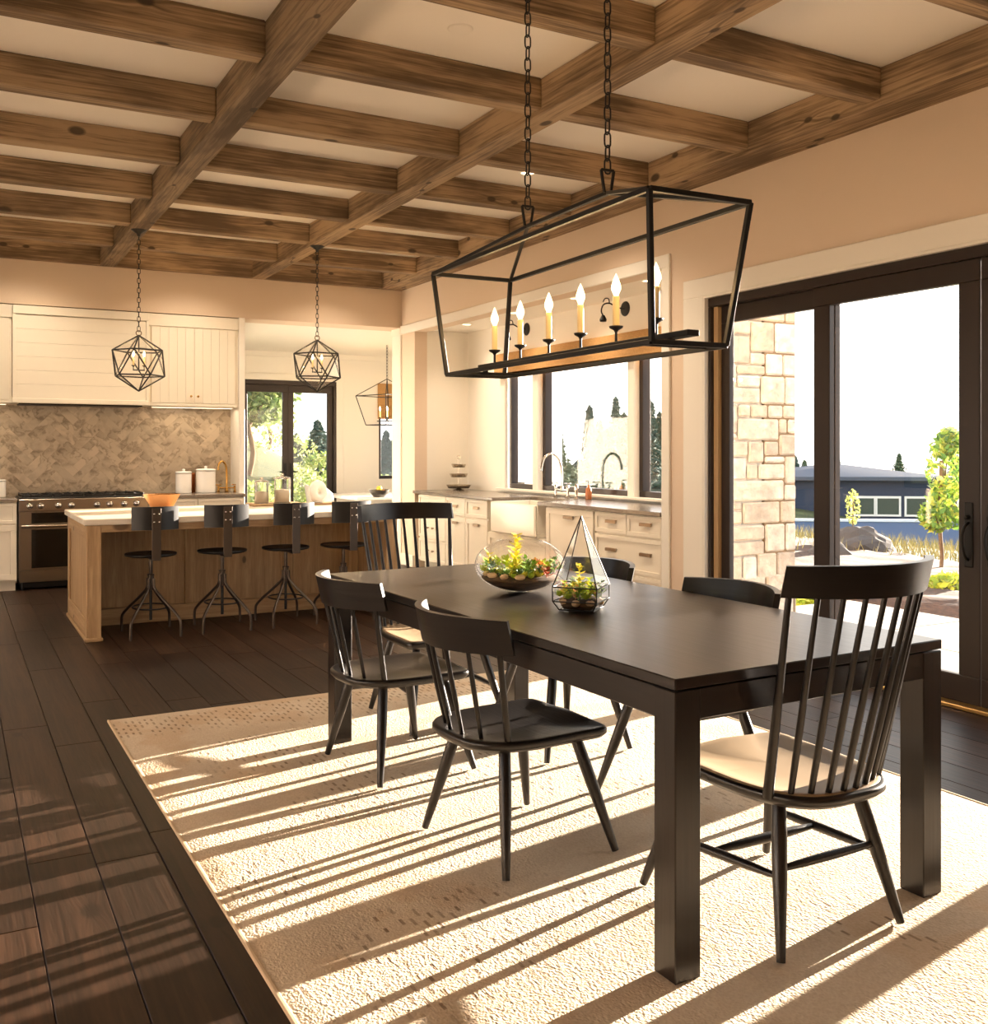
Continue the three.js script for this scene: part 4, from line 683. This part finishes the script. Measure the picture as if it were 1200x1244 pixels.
// ---------------------------------------------------------------- breakfast nook
{
  const t = thing('nook_table', 'white table in the breakfast nook', 'table', [5.3, 0, -12.9]);
  part('tabletop', cbox(1.35, 0.035, 1.5, 0.006).translate(0, 0.74, 0), M.china, t);
  for (const a of [-1, 1]) for (const b of [-1, 1]) part('leg', cbox(0.06, 0.722, 0.06, 0.004).translate(a * 0.58, 0.361, b * 0.66), M.china, t);
  for (const [z, l] of [[-12.75, 'white moulded chair in the nook, nearer the island'], [-13.45, 'white moulded chair in the nook, nearer the glazed door']]) {
    const c = thing('nook_chair', l, 'chair', [4.66, 0, z], Math.PI / 2, 'white nook chairs');
    part('seat', seatShape(0.22, 0.22, 0.22, 0.46, 0.03), M.china, c);
    part('backrest', crestShape(0.2, -0.17, 0.07, 0.52, 0.9, 0.06, 0.02, 0.09), M.china, c);
    for (const a of [-1, 1]) { for (const b of [-1, 1]) part('leg', rod([a * 0.2, 0, b * 0.2], [a * 0.14, 0.44, b * 0.14], [0.011, 0.016]), M.oak, c); part('back_post', rod([a * 0.14, 0.44, -0.16], [a * 0.15, 0.6, -0.2], 0.012), M.china, c); }
  }
  const b = thing('fruit_bowl', 'glass bowl of fruit on the nook table', 'bowl', [4.98, 0.7575, -12.26]);
  part('bowl', lathe([[0.0001, 0], [0.07, 0], [0.12, 0.05], [0.14, 0.1], [0.136, 0.1], [0.115, 0.053], [0.065, 0.006], [0.0001, 0.006]], 28), std(70, 66, 60, 0.3), b);
  const fr = [[0.05, 0.02, 0], [-0.05, 0.03, 1], [0, -0.05, 0], [0.01, 0.06, 2], [0, 0.0, 1], [-0.06, -0.03, 2]];
  fr.forEach(([x, z, k], i) => { const o = thing('fruit', ['orange fruit resting in the nook bowl', 'yellow fruit resting in the nook bowl', 'green fruit resting in the nook bowl'][k], 'fruit', [4.98 + x, 0.7575 + (i === 4 ? 0.115 : 0.065), -12.26 + z], 0, ['oranges', 'yellow fruit', 'green fruit'][k] + ' in the nook bowl'); part('flesh', lathe([[0.0001, -0.036], [0.02, -0.032], [0.037, -0.008], [0.036, 0.012], [0.022, 0.031], [0.006, 0.033], [0.0001, 0.03]], 16), [std(232, 140, 44, 0.5), std(232, 196, 74, 0.5), std(140, 168, 62, 0.5)][k], o); part('stem', rod([0, 0.03, 0], [0.002, 0.042, 0], 0.003, 6), M.iron, o); });
}
// ---------------------------------------------------------------- terrariums
const leafMats = [std(186, 204, 60, 0.6), std(120, 158, 50, 0.6), std(226, 214, 76, 0.6), std(190, 106, 72, 0.6), std(226, 168, 108, 0.6), std(86, 116, 56, 0.6)];
const soilMat = (() => { const map = texture(256, 256, (u, v) => mix3([48, 34, 20], [112, 84, 50], fbm(u * 40, v * 40, 40, 40, 3, 140)), true); return new THREE.MeshStandardMaterial({ map, roughness: 1 }); })();
function leaf(len, wid, bend) { const g = sheet(4, 2, (u, v) => { const t = u, w = wid * Math.sin(Math.PI * Math.pow(clamp(t, 0.02, 0.99), 0.8)) * (v - 0.5) * 2; return [w, bend * t * t * len + 0.15 * Math.abs(w), t * len]; }); return mergeGeometries([flat(g), flat(sheet(4, 2, (u, v) => { const w = wid * Math.sin(Math.PI * Math.pow(clamp(u, 0.02, 0.99), 0.8)) * (v - 0.5) * 2; return [w, bend * u * u * len + 0.15 * Math.abs(w) - wid * 0.3 * Math.sin(Math.PI * u), u * len]; }, true))]); }
function rosette(n, len, wid, up) { const gs = []; for (let i = 0; i < n; i++) { const k = i / n, g = leaf(len * (1 - 0.5 * k), wid * (1 - 0.3 * k), 0.35); g.rotateX(-(up + k * 0.9)).rotateY(i * 2.4); gs.push(g); } return mergeGeometries(gs); }
function sprig(h, n, len) { const gs = [rod([0, 0, 0], [0.005, h, 0.003], [0.0022, 0.0012], 6)]; for (let i = 0; i < n; i++) { const k = i / n; gs.push(leaf(len * (1.1 - 0.45 * k) * (0.7 + 0.5 * rnd()), len * 0.2, 0.25 - 0.5 * rnd()).rotateX(-0.1 - 0.75 * rnd()).rotateY(i * 2.4).translate(0.005 * k, h * (0.1 + 0.9 * k), 0.003 * k)); } return mergeGeometries(gs.map(flat)); }
{
  const t = thing('bowl_terrarium', 'flattened glass bowl terrarium planted with bright succulents', 'terrarium', [2.085, TABLE_TOP, -3.58]);
  const A = 0.19, B = 0.113, prof = []; for (let i = 0; i <= 26; i++) { const a = lerp(-1.42, 1.05, i / 26); prof.push([Math.cos(a) * A, 0.112 + Math.sin(a) * B]); } prof.unshift([0.0001, 0.0005]);
  part('glass', lathe(prof, 48), M.glass, t);
  part('rim', new THREE.TorusGeometry(Math.cos(1.05) * A, 0.0025, 8, 40).rotateX(Math.PI / 2).translate(0, 0.112 + Math.sin(1.05) * B, 0), M.glass, t);
  const sp = []; for (let i = 0; i <= 10; i++) { const a = lerp(-1.42, -0.5, i / 10); sp.push([Math.cos(a) * (A - 0.004), 0.113 + Math.sin(a) * (B - 0.003)]); } sp.unshift([0.0001, 0.003]); sp.push([0.12, 0.072], [0.06, 0.08], [0.0001, 0.078]);
  part('soil', lathe(sp, 36), soilMat, t);
  const shapes = [rosette(22, 0.036, 0.006, 0.4), sprig(0.04, 12, 0.034), sprig(0.055, 14, 0.03), rosette(18, 0.03, 0.007, 0.5)];
  for (let i = 0; i < 64; i++) { const a = i * 2.4, r = 0.162 * Math.sqrt((i + 0.5) / 64), m = part('succulent', shapes[i % 4], leafMats[r * Math.cos(a) > 0.045 ? [3, 4, 5, 1, 0][i % 5] : [0, 1, 2, 5, 0][i % 5]], t); m.position.set(r * Math.cos(a), 0.068 + 0.02 * (r > 0.14), r * Math.sin(a)); m.rotation.y = a; m.scale.setScalar(0.75 + 0.5 * rnd()); }
  const s1 = part('sprig', sprig(0.165, 34, 0.046), leafMats[2], t, 'tall yellow sprig rising out of the bowl'); s1.position.set(-0.025, 0.075, 0.0);
  const s2 = part('sprig', sprig(0.085, 18, 0.042), leafMats[0], t); s2.position.set(-0.09, 0.07, 0.03);
  for (let i = 0; i < 5; i++) { const p = part('pebble', new THREE.IcosahedronGeometry(0.018, 1).scale(1.3, 0.7, 1), std(206, 170, 126, 0.8), t); const a = 2.1 + i * 0.5; p.position.set(0.135 * Math.cos(a), 0.074, 0.135 * Math.sin(a)); p.rotation.y = i; }
}
{
  const t = thing('pyramid_terrarium', 'pointed glass terrarium with dark metal edges holding succulents', 'terrarium', [2.05, TABLE_TOP, -3.07], 28.7 * -deg + 0.4 - Math.PI / 4);
  const ring = (r, y) => [[r, y, 0], [0, y, r], [-r, y, 0], [0, y, -r]].map(([a, b, c]) => { const k = Math.SQRT1_2; return [(a - c) * k, b, (a + c) * k]; });
  const r0 = ring(0.092, 0.004), r1 = ring(0.118, 0.036), r2 = ring(0.119, 0.088), ap = [0, 0.345, 0], solder = std(60, 54, 48, 0.4, 0.7), bars = [], panes = [];
  const quad = (a, b, c, d) => { const g = new THREE.BufferGeometry(); const P = d ? [a, b, c, a, c, d] : [a, b, c]; g.setAttribute('position', new THREE.Float32BufferAttribute(P.flat(), 3)); g.setAttribute('uv', new THREE.Float32BufferAttribute(P.flatMap(() => [0, 0]), 2)); g.computeVertexNormals(); return g; };
  for (let i = 0; i < 4; i++) { const j = (i + 1) % 4; for (const [a, b] of [[r0[i], r0[j]], [r1[i], r1[j]], [r2[i], r2[j]], [r0[i], r1[i]], [r1[i], r2[i]], [r2[i], ap]]) part('edge', rod(a, b, 0.0024, 6), solder, t); for (const g of [quad(r0[i], r1[i], r1[j], r0[j]), quad(r1[i], r2[i], r2[j], r1[j]), quad(r2[i], ap, r2[j])]) part('pane', g, M.glass, t); }
  const inner = rod([0, 0.09, 0], [0, 0.29, 0], 0.0016, 6);
  part('soil', [box(-0.062, 0.062, 0.005, 0.045, -0.062, 0.062, 0.012)], soilMat, t);
  const shapes = [rosette(22, 0.034, 0.006, 0.4), sprig(0.045, 12, 0.03), sprig(0.06, 14, 0.028)];
  for (let i = 0; i < 34; i++) { const a = i * 2.4, r = 0.084 * Math.sqrt((i + 0.5) / 34), m = part('succulent', shapes[i % 3], leafMats[[0, 4, 1, 0, 2, 0][i % 6]], t); m.position.set(r * Math.cos(a), 0.045, r * Math.sin(a)); m.rotation.y = a; m.scale.setScalar(0.7 + 0.45 * rnd()); }
  part('sprig', sprig(0.12, 22, 0.036), leafMats[2], t, 'yellow sprig in the pointed terrarium').position.set(-0.01, 0.05, 0.0);
  for (let i = 0; i < 8; i++) { const p = part('pebble', new THREE.IcosahedronGeometry(0.016, 1).scale(1.2, 0.8, 1), std(216, 176, 128, 0.8), t), a = i * 0.785; p.position.set(0.068 * Math.cos(a), 0.03, 0.068 * Math.sin(a)); p.rotation.y = i; }
}

// ---------------------------------------------------------------- outside
const landY = (x, z) => {
  const east = Math.max(0, x - 9), fall = -3.4 * smooth(0, 42, east) * smooth(-46, -20, z + x * 0.2) - 1.2 * smooth(0, 42, east);
  const bank = 2.9 * smooth(-20, -33, z) * smooth(12, 6, x);
  return -0.16 + fall + bank + 0.12 * (fbm(x * 0.35 + 50, z * 0.35 + 50, 256, 256, 3, 6) - 0.5) * smooth(5, 12, Math.hypot(x - 5, z + 8));
};
{
  const map = texture(1024, 1024, (u, v) => { const a = fbm(u * 12, v * 12, 12, 12, 4, 400), b = fbm(u * 160, v * 160, 160, 160, 2, 410); return mix3(mix3([58, 64, 32], [104, 104, 60], clamp(a * 1.5 - 0.25, 0, 1)), [46, 58, 28], clamp((b - 0.45) * 2, 0, 0.8)); }, true, 12, 12);
  const g = structure('ground', 'dry grass falling away beyond the patio', 'ground');
  const x0 = -30, x1 = 110, z0 = -90, z1 = 40;
  part('grass', sheet(120, 110, (u, v) => { const x = lerp(x0, x1, u), z = lerp(z0, z1, v); return [x, (x > -4 && x < 7.3 && z > -15 && z < 3) ? -0.3 : landY(x, z), z, x, z]; }), new THREE.MeshStandardMaterial({ map, roughness: 1 }), g);
  const soil = texture(512, 512, (u, v) => { const a = fbm(u * 60, v * 60, 60, 60, 3, 430), b = fbm(u * 8, v * 8, 8, 8, 3, 436); return mix3([46, 30, 22], [96, 66, 46], clamp(a * 0.9 + b * 0.5 - 0.25, 0, 1)); }, true, 2, 2);
  const bed = structure('planting_bed', 'brown mulch planting bed beyond the patio', 'planting bed');
  part('mulch', sheet(60, 70, (u, v) => { const x = lerp(7.3, 13.4, u), z = lerp(-13.5, 2, v), e = Math.min(u, 1 - u) * 8; return [x + 0.5 * Math.sin(z * 0.9), landY(x, z) - 0.03 + 0.1 * clamp(e, 0, 1) + 0.07 * fbm(x * 3, z * 3, 256, 256, 3, 22), z, x, z]; }), new THREE.MeshStandardMaterial({ map: soil, bumpMap: soil, bumpScale: 0.03, roughness: 1 }), bed);
  const concrete = texture(512, 512, (u, v) => mix3([132, 126, 118], [160, 154, 146], fbm(u * 30, v * 30, 30, 30, 4, 450)), true, 2, 2), cm = new THREE.MeshStandardMaterial({ map: concrete, roughness: 0.9 });
  const patio = structure('patio', 'pale concrete patio slabs outside the glass doors', 'patio');
  for (let i = 0; i < 2; i++) for (let j = 0; j < 7; j++) part('slab', box(4.97 + i * 1.24, 6.2 + i * 1.24, -0.2, -0.03, -6.6 + j * 1.25, -5.36 + j * 1.25, 0.008), cm, patio);
  // lawn grasses near the bed
  const blades = [], r = mulberry(88);
  for (let i = 0; i < 1500; i++) { const u = 925 + r() * 260, d = 14.5 + r() * 12, [x, z] = at(u, d), h = 0.12 + 0.22 * r(), a = r() * 6.3, w = 0.012; blades.push([x, landY(x, z), z, h, a, w, (r() - 0.5) * 0.25]); }
  const P = []; for (const [x, y, z, h, a, w, l] of blades) { const c = Math.cos(a) * w, s = Math.sin(a) * w; P.push(x - c, y, z - s, x + c, y, z + s, x + l, y + h, z + l * 0.5); }
  const bg = new THREE.BufferGeometry(); bg.setAttribute('position', new THREE.Float32BufferAttribute(P, 3)); bg.computeVertexNormals();
  const tall = part('wild_grass', bg, std(160, 146, 92, 1, 0, { side: THREE.DoubleSide })); tall.userData = { kind: 'stuff', label: 'tall dry grass beyond the planting bed', category: 'grass' };
}
{ // stone pillar: face at z = -5.86, traced course by course
  const tones = [[204, 192, 176], [194, 180, 162], [210, 200, 188], [186, 172, 156], [198, 183, 163]].map(([a, b, c], i) => { const map = texture(128, 128, (u, v) => { const n = fbm(u * 7, v * 7, 7, 7, 5, 500 + i * 8), q = 0.8 + 0.34 * n; return [a * q, b * q, c * q]; }, true, 0.5, 0.5), bm = texture(128, 128, (u, v) => 255 * fbm(u * 9, v * 9, 9, 9, 5, 560 + i), false, 0.5, 0.5); return new THREE.MeshStandardMaterial({ map, bumpMap: bm, bumpScale: 0.02, roughness: 0.95 }); });
  const p = thing('stone_pillar', 'pale stone pillar of irregular blocks outside the patio door', 'pillar', [0, -0.2, 0]);
  const Z = -5.86;
  part('mortar', box(5.67, 6.0, 0, 3.6, -6.3, Z - 0.02), std(140, 118, 92, 1), p);
  const rects = [[80, 165, 75, 305], [80, 165, 305, 350], [165, 225, 75, 165], [165, 290, 165, 262], [165, 290, 262, 350], [225, 340, 75, 165], [290, 340, 165, 225], [290, 380, 225, 297], [290, 380, 297, 350], [340, 430, 75, 112], [340, 380, 112, 225], [380, 430, 112, 205], [380, 495, 205, 305], [380, 495, 305, 350], [430, 495, 75, 205], [495, 615, 75, 115], [495, 550, 115, 165], [495, 550, 165, 235], [495, 550, 235, 297], [495, 550, 297, 350], [550, 640, 115, 280], [550, 612, 280, 315], [550, 612, 315, 350], [615, 640, 75, 115], [612, 700, 280, 350], [640, 705, 75, 155], [640, 730, 155, 220], [640, 700, 220, 280], [700, 730, 220, 305], [700, 815, 305, 350], [705, 795, 75, 150], [730, 795, 150, 195], [730, 795, 195, 305], [795, 915, 75, 97], [795, 880, 97, 300], [815, 880, 300, 350], [880, 915, 97, 133], [880, 970, 133, 285], [880, 970, 285, 350], [915, 970, 75, 133], [970, 1035, 75, 222], [970, 1085, 222, 305], [970, 1085, 305, 350], [1035, 1095, 75, 222], [1095, 1190, 75, 133], [1095, 1190, 133, 190], [1085, 1190, 190, 272], [1085, 1190, 272, 350]];
  const X = a => 5.28 + (a - 75) * 0.002633, Y = b => 2.737 - b * 0.001994 + 0.2;
  const put = (x0, x1, y0, y1) => { const j = 0.006, o = 0.012 * rnd(); part('stone', box(x0 + j, x1 - j, y0 + j, y1 - j, Z - 0.032, Z - 0.008 + o, 0.012 + 0.006 * rnd(), 0, rnd(), rnd()), tones[Math.floor(rnd() * 5)], p); };
  for (const [a, b, c, d] of rects) put(X(c), X(d), Y(b), Y(a));
  for (let y = 0; y < 3.55;) { const h = Math.min(0.12 + 0.16 * rnd(), 3.6 - y); const hid = y + h / 2 > Y(1190) && y + h / 2 < Y(80), end = hid ? X(75) : X(350); for (let x = 4.965; x < end - 0.02;) { const w = Math.min(end - x, 0.14 + 0.3 * rnd()); put(x, x + w, y, y + h); x += w; } y += h; }
}
function conifer(label, u, depth, top, wide, base, mat, group, seed) {
  const [x, z] = at(u, depth), y0 = base ?? landY(x, z), H = top - y0, t = thing('conifer', label, 'tree', [x, y0, z], 0, group), r = mulberry(seed), P = [];
  part('trunk', rod([0, 0, 0], [0, H * 0.95, 0], [H * 0.018, H * 0.004], 7), std(88, 70, 56, 1), t);
  const n = Math.round(26 + H * 2.2);
  for (let i = 0; i < n; i++) { const k = i / n, y = H * (0.1 + 0.88 * k), R = wide / 2 * Math.pow(1 - k, 0.85) + 0.06, m = 9;
    for (let j = 0; j < m; j++) { const a = j / m * 6.283 + i * 1.3 + r(), l = R * (0.65 + 0.5 * r()), w = l * 0.3 + 0.05, c = Math.cos(a), s = Math.sin(a), dy = -l * (0.2 + 0.25 * r()), up = H * 0.022;
      const tip = [c * l, y + dy, s * l], A = [c * l * 0.3 - s * w, y + dy * 0.5, s * l * 0.3 + c * w], B = [c * l * 0.3 + s * w, y + dy * 0.5, s * l * 0.3 - c * w], T = [0, y + up, 0];
      P.push(...T, ...A, ...tip, ...T, ...tip, ...B, ...A, ...B, ...tip);
      for (let q = 0; q < 2; q++) { const e = 0.45 + 0.4 * r(), sx = (r() - 0.5) * w * 3; const bx = c * l * e, bz = s * l * e; P.push(bx, y + dy * e + 0.03, bz, bx - s * sx + c * 0.1, y + dy * e - 0.1, bz + c * sx + s * 0.1, bx - s * sx * 0.3, y + dy * e - 0.16, bz + c * sx * 0.3); } } }
  const g = new THREE.BufferGeometry(); g.setAttribute('position', new THREE.Float32BufferAttribute(P, 3)); g.computeVertexNormals(); part('foliage', g, mat, t);
}
const pine = std(54, 74, 56, 0.95, 0, { side: THREE.DoubleSide }), pine2 = std(76, 94, 66, 0.95, 0, { side: THREE.DoubleSide }), pine3 = std(60, 84, 74, 0.95, 0, { side: THREE.DoubleSide });
{
  // column, distance, row of the tip, breadth in columns
  const stand = (list, label, group, base, mats, seed) => list.forEach(([u, d, v, w], i) => conifer(label(i), u, d, EYE + (545 - v) / FOCAL * d, 1.9 * w * d / FOCAL, base, mats[i % 3], group, seed + i));
  const GS = 'conifers beyond the sink windows';
  stand([[664, 37, 497, 26], [677, 41, 512, 24], [716, 45, 488, 20], [728, 49, 506, 26], [739, 35, 515, 26], [748, 53, 478, 24], [758, 39, 497, 24], [772, 57, 505, 26], [790, 43, 482, 26], [801, 47, 496, 24], [814, 51, 505, 28], [628, 55, 520, 22], [640, 59, 528, 24], [690, 63, 560, 40], [704, 68, 556, 40]], i => i === 5 ? 'tallest dark conifer seen through the wide sink window' : i === 0 ? 'dark conifer just right of the dark mullion above the faucet' : i === 2 ? 'slim dark conifer seen through the wide sink window' : 'dark conifer seen through the sink windows', GS, undefined, [pine, pine2, pine3], 900);
  stand([[386, 44, 507, 34], [360, 52, 524, 26], [399, 56, 528, 26], [372, 61, 535, 30], [469, 44, 520, 18], [479, 50, 530, 22], [462, 55, 532, 24]], i => i === 0 ? 'tallest conifer seen through the nook door' : i > 3 ? 'conifer seen through the nook window' : 'conifer seen through the nook door', 'conifers beyond the nook door', undefined, [pine3, pine, pine2], 950);
  stand([[966, 74, 550, 26], [977, 80, 556, 30], [1003, 86, 558, 30], [1016, 92, 548, 26], [1092, 98, 548, 26], [1160, 78, 545, 30], [1176, 85, 548, 30]], () => 'hazy distant tree behind the blue house', 'distant trees beyond the blue house', -5.5, [pine3, pine2, pine3], 980);
}
function leafy(name, label, category, [x, y, z], H, trunkTo, crowns, n, size, mats, seed, group) {
  const t = thing(name, label, category, [x, y, z], 0, group), r = mulberry(seed);
  if (trunkTo) part('trunk', [flat(tube([[0, 0, 0], [0.02 * H, trunkTo * 0.4, 0], [-0.01 * H, trunkTo, 0.01], [0.015 * H, H * 0.8, 0]], 0.014 * H, 14, 7)), ...crowns.map(([cx, cy, cz]) => rod([0, trunkTo * 0.9, 0], [cx, cy, cz], [0.009 * H, 0.004 * H], 6))], std(112, 88, 66, 1), t);
  mats.forEach((mat, mi) => { const P = []; for (let i = 0; i < n; i++) { const [cx, cy, cz, rx, ry] = crowns[Math.floor(r() * crowns.length)], a = r() * 6.283, b = Math.acos(2 * r() - 1), k = Math.cbrt(0.25 + 0.75 * r()); const px = cx + rx * k * Math.sin(b) * Math.cos(a), py = cy + ry * k * Math.cos(b), pz = cz + rx * k * Math.sin(b) * Math.sin(a);
      const d = V(r() - 0.5, r() - 0.5, r() - 0.5).normalize(), e = V(r() - 0.5, r() - 0.5, r() - 0.5).cross(d).normalize(), s = size * (0.6 + 0.8 * r()), p = V(px, py, pz), q = [p.clone().addScaledVector(d, -s), p.clone().addScaledVector(e, s * 0.45), p.clone().addScaledVector(d, s), p.clone().addScaledVector(e, -s * 0.45)]; for (const w of [q[0], q[1], q[2], q[0], q[2], q[3]]) P.push(w.x, w.y, w.z); }
    const g = new THREE.BufferGeometry(); g.setAttribute('position', new THREE.Float32BufferAttribute(P, 3)); g.computeVertexNormals(); part('foliage', g, mat, t); });
  return t;
}
const leafMat = (r, g, b) => new THREE.MeshPhysicalMaterial({ color: srgb(r, g, b), roughness: 1, transmission: 0.35, thickness: 0, side: THREE.DoubleSide });
{
  const y = (x, z) => landY(x, z);
  let [x, z] = at(1142, 12.5);
  leafy('young_tree', 'young tree with yellow-green leaves standing in the planting bed', 'tree', [x, y(x, z), z], 1.8, 0.55, [[0.08, 1.35, 0, 0.22, 0.45], [0.12, 0.9, 0.1, 0.3, 0.32], [-0.22, 0.75, 0.1, 0.2, 0.2], [0.15, 1.65, 0, 0.14, 0.22]], 420, 0.055, [leafMat(150, 178, 60), leafMat(190, 190, 76), leafMat(96, 134, 52)], 601);
  [x, z] = at(1036, 22);
  leafy('young_tree', 'slender pale young tree in front of the blue house', 'tree', [x, y(x, z), z], 1.1, 0.3, [[0, 0.75, 0, 0.17, 0.4]], 160, 0.05, [leafMat(176, 180, 96)], 602);
  for (const [u, d, h, l] of [[935, 10.4, 0.35, 'lime green shrub at the foot of the stone pillar'], [975, 9.5, 0.28, 'lime green shrub at the patio edge'], [1152, 10.4, 0.25, 'low grassy shrub under the young tree']]) { [x, z] = at(u, d); leafy('low_shrub', l, 'shrub', [x, y(x, z), z], h, 0, [[0, h * 0.5, 0, h * 0.9, h * 0.5]], 240, 0.05, [leafMat(206, 206, 62), leafMat(150, 172, 56)], 610 + u); }
  [x, z] = at(303, 25);
  leafy('garden_tree', 'broad green tree outside the nook door', 'tree', [x, y(x, z), z], 5, 1.4, [[0, 3.0, 0, 1.1, 0.9], [0.5, 2.3, 0.2, 0.8, 0.5], [-0.5, 3.9, 0, 1.1, 0.9], [0.2, 4.4, 0, 1.0, 0.8], [0.7, 3.2, 0, 0.7, 0.7], [-0.3, 2.2, 0.3, 0.8, 0.6], [0.2, 1.7, 0.4, 0.7, 0.4], [0.75, 2.6, 0.2, 0.6, 0.5]], 1900, 0.11, [leafMat(120, 142, 76), leafMat(160, 174, 104), leafMat(86, 110, 60)], 640);
  [x, z] = at(326, 31);
  leafy('garden_tree', 'pale green tree on the grass bank outside the nook door', 'tree', [x, y(x, z), z], 4.2, 1.0, [[0, 2.0, 0, 1.1, 0.9], [-0.7, 2.4, 0.2, 0.9, 0.7], [0.4, 3.0, 0, 0.8, 0.8], [-0.4, 1.2, 0.3, 0.8, 0.5]], 1200, 0.12, [leafMat(136, 152, 88), leafMat(104, 126, 70)], 645);
  for (const [u, d, w, l] of [[310, 28, 1.7, 'large shrub on the bank behind the broad tree'], [345, 36, 1.8, 'large shrub on top of the grass bank'], [298, 18, 0.9, 'leafy shrub outside the left leaf of the nook door'], [330, 20.5, 0.8, 'pale shrub on the grass bank outside the nook door'], [362, 23, 0.8, 'shrub outside the middle of the nook door'], [392, 25.5, 0.9, 'shrub outside the right leaf of the nook door'], [466, 22, 0.9, 'shrub outside the nook window']]) { [x, z] = at(u, d); leafy('garden_shrub', l, 'shrub', [x, y(x, z), z], w, 0, [[0, w * 0.5, 0, w * 0.7, w * 0.6]], 300, 0.08, [leafMat(130, 150, 76), leafMat(168, 172, 104)], 700 + u); }
}
{ // boulders
  const rock = (label, u, d, w, h, seed) => { const [x, z] = at(u, d), t = thing('boulder', label, 'rock', [x, landY(x, z) - 0.05, z], seed), g = new THREE.IcosahedronGeometry(1, 5), p = g.attributes.position; for (let i = 0; i < p.count; i++) { const a = p.getX(i), b = p.getY(i), c = p.getZ(i), q = 0.8 + 0.45 * fbm(a * 1.7 + seed * 9 + 20, b * 1.7 + c * 1.3 + 20, 256, 256, 4, seed); p.setXYZ(i, a * q * w / 2, Math.max(-0.1, b * q * h * 0.85), c * q * w * 0.42); } g.computeVertexNormals(); part('stone', g, std(76, 69, 65, 1), t); };
  rock('large grey boulder behind the planting bed', 1046, 15.5, 1.15, 0.55, 3); rock('smaller grey boulder next to the large one', 1008, 14.2, 0.7, 0.35, 5); rock('small boulder sunk in the mulch', 1100, 12.2, 0.4, 0.16, 7);
}
{ // neighbouring house down the slope
  const [hx, hz] = at(1040, 62), h = thing('neighbour_house', 'low blue-grey house with white windows down the slope', 'house', [hx, -3.2, hz], -28.7 * deg - 0.12);
  const siding = std(50, 60, 78, 0.8);
  part('wall', box(-8, 6, -2, 2.6, -4, 0), siding, h); part('roof', [box(-8.4, 6.4, 2.6, 2.85, -4.4, 0.5, 0.02), flat(new THREE.CylinderGeometry(0.01, 3.2, 0.9, 4, 1).rotateY(Math.PI / 4).scale(3.2, 1, 1.1).translate(-1, 3.2, -2))], std(84, 90, 100, 0.9), h);
  for (const [x, y, w, q] of [[0.4, 1.0, 1.3, 1.0], [1.9, 1.0, 1.3, 1.0], [-4.6, 1.0, 1.5, 1.1], [3.6, 1.0, 1.2, 1.0]]) { const f = part('window_frame', [box(x - w / 2 - 0.12, x + w / 2 + 0.12, y - q / 2 - 0.12, y - q / 2, 0, 0.08), box(x - w / 2 - 0.12, x + w / 2 + 0.12, y + q / 2, y + q / 2 + 0.14, 0, 0.08), box(x - w / 2 - 0.12, x - w / 2, y - q / 2, y + q / 2, 0, 0.08), box(x + w / 2, x + w / 2 + 0.12, y - q / 2, y + q / 2, 0, 0.08)], M.trim, h); part('pane', box(x - w / 2, x + w / 2, y - q / 2, y + q / 2, 0, 0.03), std(60, 74, 66, 0.2), f); }
  const [fx, fz] = at(1060, 40), f = thing('low_fence', 'long low blue-grey fence with pale cap before the house', 'fence', [fx, -2.3, fz], -28.7 * deg - 0.1);
  part('boards', box(-12, 8, -1.2, 0.75, -0.04, 0.04), std(96, 116, 150, 0.8), f); part('cap', box(-12, 8, 0.75, 0.86, -0.08, 0.08, 0.01), std(220, 226, 232, 0.7), f);
}

scene.traverse(o => { if (o.isMesh) { o.castShadow = true; o.receiveShadow = true; } });
renderer.render(scene, camera);
